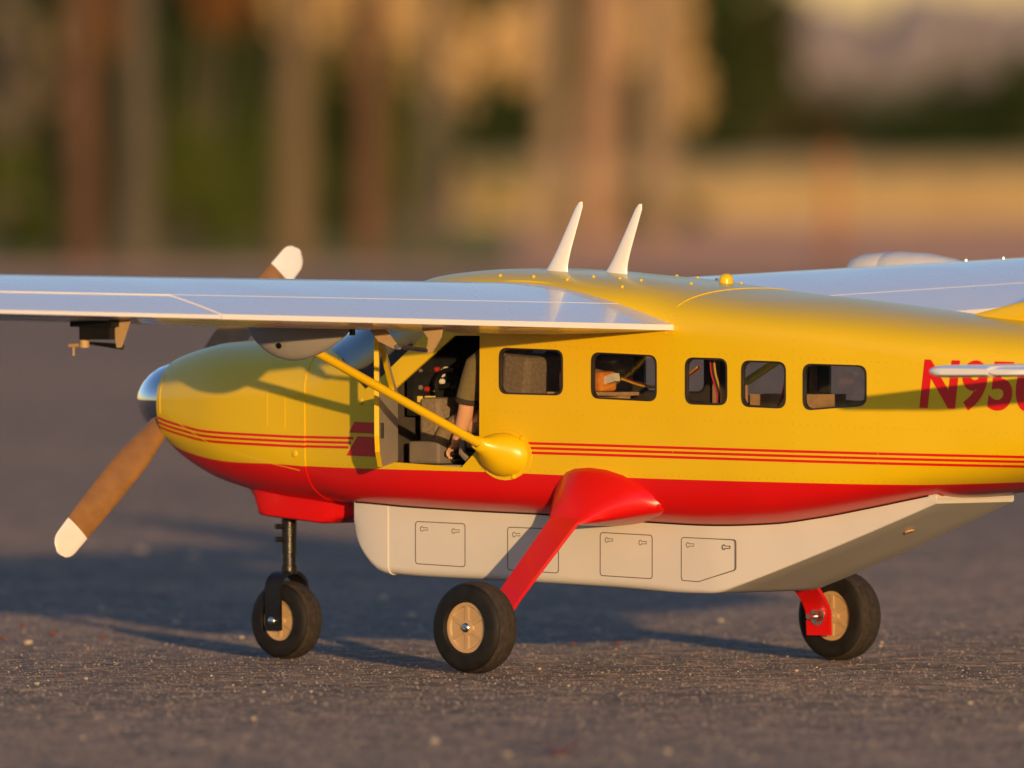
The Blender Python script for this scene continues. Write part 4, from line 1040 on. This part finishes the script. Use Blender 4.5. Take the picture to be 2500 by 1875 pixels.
# ------------------------------------------------------------------ background, far behind the airplane
def far(px, d, z=0.0):
    """place by bearing and distance"""
    p = CAM + (AWAY * d) + RIGHT * ((px - 1250) / 42600 * d); return Vector((p.x, p.y, z))
def bark(name, c, c2):
    mt = mat_new(name); n, l = nt(mt); b = n['Principled BSDF']; tc = n.new('ShaderNodeTexCoord')
    mp = n.new('ShaderNodeMapping'); mp.inputs['Scale'].default_value = (1, 1, .18); l.new(tc.outputs['Object'], mp.inputs[0])
    ns = n.new('ShaderNodeTexNoise'); ns.inputs['Scale'].default_value = 9; ns.inputs['Detail'].default_value = 6; l.new(mp.outputs[0], ns.inputs['Vector'])
    rp = n.new('ShaderNodeValToRGB'); rp.color_ramp.elements[0].position = .35; rp.color_ramp.elements[1].position = .65
    rp.color_ramp.elements[0].color = (*c, 1); rp.color_ramp.elements[1].color = (*c2, 1); l.new(ns.outputs[0], rp.inputs[0]); l.new(rp.outputs[0], b.inputs['Base Color'])
    b.inputs['Roughness'].default_value = .9; b.inputs['Specular IOR Level'].default_value = .15
    bp = n.new('ShaderNodeBump'); bp.inputs['Strength'].default_value = .8; bp.inputs['Distance'].default_value = .03; l.new(ns.outputs[0], bp.inputs['Height']); l.new(bp.outputs[0], b.inputs['Normal'])
    return mt
def leafmat(name, c, var=.35, bump=0.0):
    mt = mat_new(name); n, l = nt(mt); b = n['Principled BSDF']; oi = n.new('ShaderNodeTexCoord')
    ns = n.new('ShaderNodeTexNoise'); ns.inputs['Scale'].default_value = 1.7; ns.inputs['Detail'].default_value = 5; l.new(oi.outputs['Object'], ns.inputs['Vector'])
    mr = n.new('ShaderNodeMapRange'); mr.inputs[1].default_value = .3; mr.inputs[2].default_value = .7; mr.inputs[3].default_value = 1 - var; mr.inputs[4].default_value = 1 + var; l.new(ns.outputs[0], mr.inputs[0])
    mx = n.new('ShaderNodeMix'); mx.data_type = 'RGBA'; mx.blend_type = 'MULTIPLY'; mx.inputs[0].default_value = 1; mx.inputs[6].default_value = (*c, 1); l.new(mr.outputs[0], mx.inputs[7])
    l.new(mx.outputs[2], b.inputs['Base Color']); b.inputs['Roughness'].default_value = .8; b.inputs['Specular IOR Level'].default_value = .12; b.inputs['Diffuse Roughness'].default_value = 1.0 if bump else 0.0
    if bump:
        n2 = n.new('ShaderNodeTexNoise'); n2.inputs['Scale'].default_value = 6; n2.inputs['Detail'].default_value = 4; l.new(oi.outputs['Object'], n2.inputs['Vector'])
        bp = n.new('ShaderNodeBump'); bp.inputs['Strength'].default_value = 0.4; bp.inputs['Distance'].default_value = bump * .1; l.new(n2.outputs[0], bp.inputs['Height']); l.new(bp.outputs[0], b.inputs['Normal'])
    return mt
M['bark_grey'] = bark('grey_bark', (.085, .072, .050), (.130, .108, .078))
M['bark_red'] = bark('red_bark', (.105, .058, .034), (.155, .085, .050))
M['bark_tan'] = bark('tan_bark', (.125, .090, .052), (.175, .125, .075))
M['bark_pink'] = bark('pink_bark', (.30, .18, .11), (.40, .25, .16))
M['bark_pale'] = bark('pale_bark', (.20, .145, .09), (.32, .23, .15))
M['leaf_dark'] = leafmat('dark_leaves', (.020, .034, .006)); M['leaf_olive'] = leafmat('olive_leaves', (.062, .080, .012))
M['leaf_straw'] = leafmat('straw_leaves', (.52, .36, .17)); M['leaf_rust'] = leafmat('rust_leaves', (.13, .06, .02)); M['leaf_brown'] = leafmat('brown_leaves', (.050, .036, .014))
M['dirt'] = leafmat('dirt_verge', (.26, .16, .12), .25, .6); M['drygrass'] = leafmat('dry_grass', (.58, .38, .13), .2); M['turf'] = leafmat('olive_turf', (.070, .080, .016), .3, .6)
def crown_mesh(name, blobs, nleaf, size, seed, mat):
    """leaf-sized faces scattered through several clumps"""
    rr = random.Random(seed); vs = []; fs = []
    tot = sum(b[3] * b[4] * b[5] for b in blobs) if len(blobs[0]) > 4 else 0
    for b in blobs:
        c = Vector(b[:3]); rx, ry, rz = b[3:6]; k = int(nleaf * rx * ry * rz / tot)
        for _ in range(max(8, k)):
            d = Vector((rr.gauss(0, 1), rr.gauss(0, 1), rr.gauss(0, 1))).normalized() * rr.random() ** .42
            p = c + Vector((d.x * rx, d.y * ry, d.z * rz)); s = size * rr.uniform(.5, 1.3)
            if p.z < .02: p.z = .02 + rr.random() * .1
            u = Vector((rr.gauss(0, 1), rr.gauss(0, 1), rr.gauss(0, 1))).normalized(); w = u.orthogonal().normalized()
            i = len(vs); vs += [p - u * s, p + w * s * .5, p + u * s, p - w * s * .5]; fs.append((i, i + 1, i + 2, i + 3))
    me = bpy.data.meshes.new(name); me.from_pydata([tuple(v) for v in vs], [], fs); me.materials.append(M[mat]); return me
def trunk_part(parent, h, r0, r1, lean, mat, seed, limbs=5):
    rr = random.Random(seed); b = MB(); pts = []; rad = []
    for i in range(9):
        t = i / 8; pts.append((lean[0] * t + rr.uniform(-.03, .03) * (i > 0), lean[1] * t + rr.uniform(-.03, .03) * (i > 0), h * t - .05 * (i == 0))); rad.append(lerp(r0, r1, t) * (1.25 if i == 0 else 1))
    b.tube(pts, rad, 12)
    for k in range(limbs):
        t = rr.uniform(.55, .95); p = Vector((lean[0] * t, lean[1] * t, h * t)); a = rr.uniform(0, 6.3); L = h * rr.uniform(.16, .28)
        q = p + Vector((math.cos(a) * L, math.sin(a) * L, L * .5)); b.tube([p, p.lerp(q, .5) + Vector((0, 0, -.05)), q], [r1 * .8, r1 * .5, r1 * .2], 6)
    return b.build('trunk', mat, parent)
pine_crowns = []
for k in range(3):
    rr = random.Random(40 + k)
    pine_crowns.append(crown_mesh('crown', [(rr.uniform(-1.6, 1.6), rr.uniform(-1.6, 1.6), rr.uniform(5.0, 11.5), rr.uniform(.9, 1.7), rr.uniform(.9, 1.7), rr.uniform(.6, 1.1)) for _ in range(16)], 2600, .16, 50 + k, 'leaf_olive'))
TREES = [(12, 150, .13, 'bark_grey', 'slim grey-barked tree at the end of the row of trunks beside the red-barked tree'),
         (195, 122, .125, 'bark_red', 'red-barked tree between two grey trunks behind the asphalt'),
         (338, 118, .105, 'bark_grey', 'grey-barked tree beside a red-barked tree behind the asphalt'),
         (722, 128, .130, 'bark_tan', 'thick tan-barked tree beside the rust-coloured shrub'),
         (905, 135, .110, 'bark_red', 'red-barked tree next to the thick tan trunk'),
         (1048, 140, .105, 'bark_grey', 'grey-barked tree under pale straw-coloured drooping leaves'),
         (1352, 157, .130, 'bark_pale', 'tan-barked tree, outer one of a close group of three before the dry grass bank'),
         (1462, 164, .165, 'bark_pink', 'pale pink-barked tree, middle one of three before the dry grass bank'),
         (1615, 171, .170, 'bark_pale', 'broad brown-barked tree of the group of three before the dry grass bank')]
for k, (px, d, r0, bk, lab) in enumerate(TREES):
    p = far(px, d); t = thing('pine_tree', lab, 'tree', p, 'row of trees behind the asphalt')
    trunk_part(t, 10.5, r0, r0 * .5, (random.uniform(-.3, .3), random.uniform(-.3, .3)), bk, 60 + k)
    c = bpy.data.objects.new('crown', pine_crowns[k % 3]); link(c, t); c.rotation_euler = (0, 0, k * 1.3)
def shrub(px, d, w, h, mat, lab, seed, z0=0.0, name='shrub', cat='shrub', n=1500, grp=None, dens=1.0):
    rr = random.Random(seed); t = thing(name, lab, cat, far(px, d), grp)
    bl = []
    for k in range(9):
        a = rr.uniform(-1, 1); bl.append((RIGHT.x * a * w / 2 + rr.uniform(-.4, .4), RIGHT.y * a * w / 2 + rr.uniform(-.4, .4), z0 + (h - z0) * rr.uniform(.15, .85), w * .22, w * .22, (h - z0) * rr.uniform(.2, .38)))
    me = crown_mesh('foliage', bl, int(n * dens), .055 * max(1, h / 1.6), seed, mat); link(bpy.data.objects.new('foliage', me), t)
    b = MB(); 
    for k in range(5):
        q = bl[k]; b.tube([(q[0] * .25, q[1] * .25, -.02), (q[0] * .7, q[1] * .7, q[2] * .6), (q[0], q[1], q[2])], [.035, .025, .012], 6)
    b.build('stems', 'bark_grey', t); return t
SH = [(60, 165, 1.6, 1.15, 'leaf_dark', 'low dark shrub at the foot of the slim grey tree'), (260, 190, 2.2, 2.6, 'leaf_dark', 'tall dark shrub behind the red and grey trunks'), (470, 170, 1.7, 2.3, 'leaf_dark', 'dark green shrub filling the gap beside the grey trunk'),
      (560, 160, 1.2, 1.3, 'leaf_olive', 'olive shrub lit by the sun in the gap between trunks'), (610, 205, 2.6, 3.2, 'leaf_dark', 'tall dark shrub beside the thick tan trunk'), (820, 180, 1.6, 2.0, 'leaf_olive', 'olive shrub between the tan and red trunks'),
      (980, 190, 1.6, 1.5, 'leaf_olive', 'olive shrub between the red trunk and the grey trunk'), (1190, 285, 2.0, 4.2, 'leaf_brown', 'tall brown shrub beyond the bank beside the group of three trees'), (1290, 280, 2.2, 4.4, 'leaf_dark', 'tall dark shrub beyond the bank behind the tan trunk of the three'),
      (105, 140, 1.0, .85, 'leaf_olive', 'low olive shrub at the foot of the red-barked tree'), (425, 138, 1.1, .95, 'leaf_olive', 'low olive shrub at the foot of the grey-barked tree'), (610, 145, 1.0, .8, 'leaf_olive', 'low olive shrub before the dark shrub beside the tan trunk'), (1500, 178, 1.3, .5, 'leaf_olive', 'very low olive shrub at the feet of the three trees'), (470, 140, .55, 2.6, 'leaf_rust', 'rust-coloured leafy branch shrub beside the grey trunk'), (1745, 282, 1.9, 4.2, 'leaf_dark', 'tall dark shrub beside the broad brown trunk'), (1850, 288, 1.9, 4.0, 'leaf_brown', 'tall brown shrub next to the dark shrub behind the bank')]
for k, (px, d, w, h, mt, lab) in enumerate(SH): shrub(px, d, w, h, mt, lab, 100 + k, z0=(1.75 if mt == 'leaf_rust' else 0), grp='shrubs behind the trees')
shrub(40, 200, 1.3, 2.6, 'leaf_straw', 'pale straw-coloured bush behind the slim grey tree', 131, z0=.95, grp='shrubs behind the trees')
shrub(1020, 205, 2.1, 3.6, 'leaf_straw', 'large pale straw-coloured bush with drooping leaves behind the grey trunk', 132, z0=1.55, n=2600, grp='shrubs behind the trees')
shrub(690, 175, .8, 2.9, 'leaf_straw', 'small pale tuft of leaves above the thick tan trunk', 133, z0=2.0, grp='shrubs behind the trees')
shrub(1590, 190, .8, 2.6, 'leaf_straw', 'pale straw-coloured leaves beside the broad brown trunk', 134, z0=1.2, grp='shrubs behind the trees')
# dark hedge row beyond the bank, each bush its own
for k, (px, h) in enumerate(((1930, 2.2), (2010, 1.9), (2100, 2.0), (2190, 2.25), (2280, 2.5), (2370, 2.9), (2450, 2.75), (2540, 2.6), (1870, 2.5))):
    shrub(px, 300 + 6 * (k % 3), 2.4, h, 'leaf_dark', 'dark rounded hedge bush in the row beyond the dry grass bank', 160 + k, name='hedge_bush', grp='hedge bushes beyond the grass bank', n=1600)
# far dense wood behind the trunks: reads as one mass
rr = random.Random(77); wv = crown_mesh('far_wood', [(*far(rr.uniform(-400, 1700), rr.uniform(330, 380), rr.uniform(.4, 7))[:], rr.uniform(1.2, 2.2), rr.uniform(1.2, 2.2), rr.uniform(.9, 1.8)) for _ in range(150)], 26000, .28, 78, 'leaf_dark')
wo = link(bpy.data.objects.new('far_wood', wv)); wo['kind'] = 'stuff'; tag(wo, 'dense dark wood far behind the row of trunks', 'wood')
# ground bands
def band(name, d0, d1, px0, px1, z, mat, n=24, seed=1):
    rr = random.Random(seed); vs = []; fs = []
    for i in range(n + 1):
        px = lerp(px0, px1, i / n); vs.append(far(px, d0 + rr.uniform(-2, 2), z)); vs.append(far(px, d1, z))
    for i in range(n): fs.append((2 * i, 2 * i + 2, 2 * i + 3, 2 * i + 1))
    o = mesh_obj(name, vs, fs, mat, smooth=False); o['kind'] = 'structure'; return o
band('dirt_verge', 104, 880, -60000, 60000, .004, 'dirt', 600)
band('grass_verge', 117, 260, -40000, 1250, .008, 'turf', 400, 2)
# grass bank
vs = []; fs = []; rr = random.Random(9); n = 60
for i in range(n + 1):
    px = lerp(1120, 9000, i / n); hh = .92 + rr.uniform(-.03, .03)
    for dd, z in ((247.2, -.05), (247.8, .45 * hh), (248.6, .85 * hh), (250, 1.0 * hh), (260, -.05)): vs.append(far(px, dd + rr.uniform(-.04, .04), z))
for i in range(n):
    for k in range(4): fs.append((i * 5 + k, i * 5 + k + 1, i * 5 + k + 6, i * 5 + k + 5))
bk = mesh_obj('grass_bank', vs, fs, 'drygrass'); bk['kind'] = 'structure'
# orange marker post
ps = thing('marker_post', 'orange marker post standing at the far edge of the asphalt', 'post', far(2035, 128))
MB().tube([(0, 0, 0), (0, 0, .78)], .034, 16).build('post_body', bpy.data.materials.get('x') or 'post_orange' if 'post_orange' in M else M.setdefault('post_orange', plain('orange_plastic', (.38, .12, .025), .6)), ps)
MB().lathe([(0, .0), (0, .16), (.04, .15), (.05, .08), (.05, 0)], (0, 0, 0), (0, 0, 1), 20).build('post_foot', 'black', ps)
MB().lathe([(.78, .034), (.80, .026), (.81, 0)], (0, 0, 0), (0, 0, 1), 16).build('post_cap', 'post_orange', ps)
# added far ridge, pale and tall enough to cover the yellow horizon sky
vs = []; fs = []; rr = random.Random(21); n = 90
for i in range(n + 1):
    px = lerp(1500, 6000, i / n); hh = 9.0 + .7 * math.sin(i * .9) + rr.uniform(-.6, .6)
    for dd, z in ((760, -.1), (768, .45 * hh), (778, .8 * hh), (792, hh), (850, -.1)): vs.append(far(px, dd, z))
for i in range(n):
    for k in range(4): fs.append((i * 5 + k, i * 5 + k + 1, i * 5 + k + 6, i * 5 + k + 5))
M['sky_cover'] = leafmat('pale_sky_cover', (.20, .170, .155), .5, .8)
hl = mesh_obj('sky_cover_ridge', vs, fs, 'sky_cover'); hl['kind'] = 'structure'
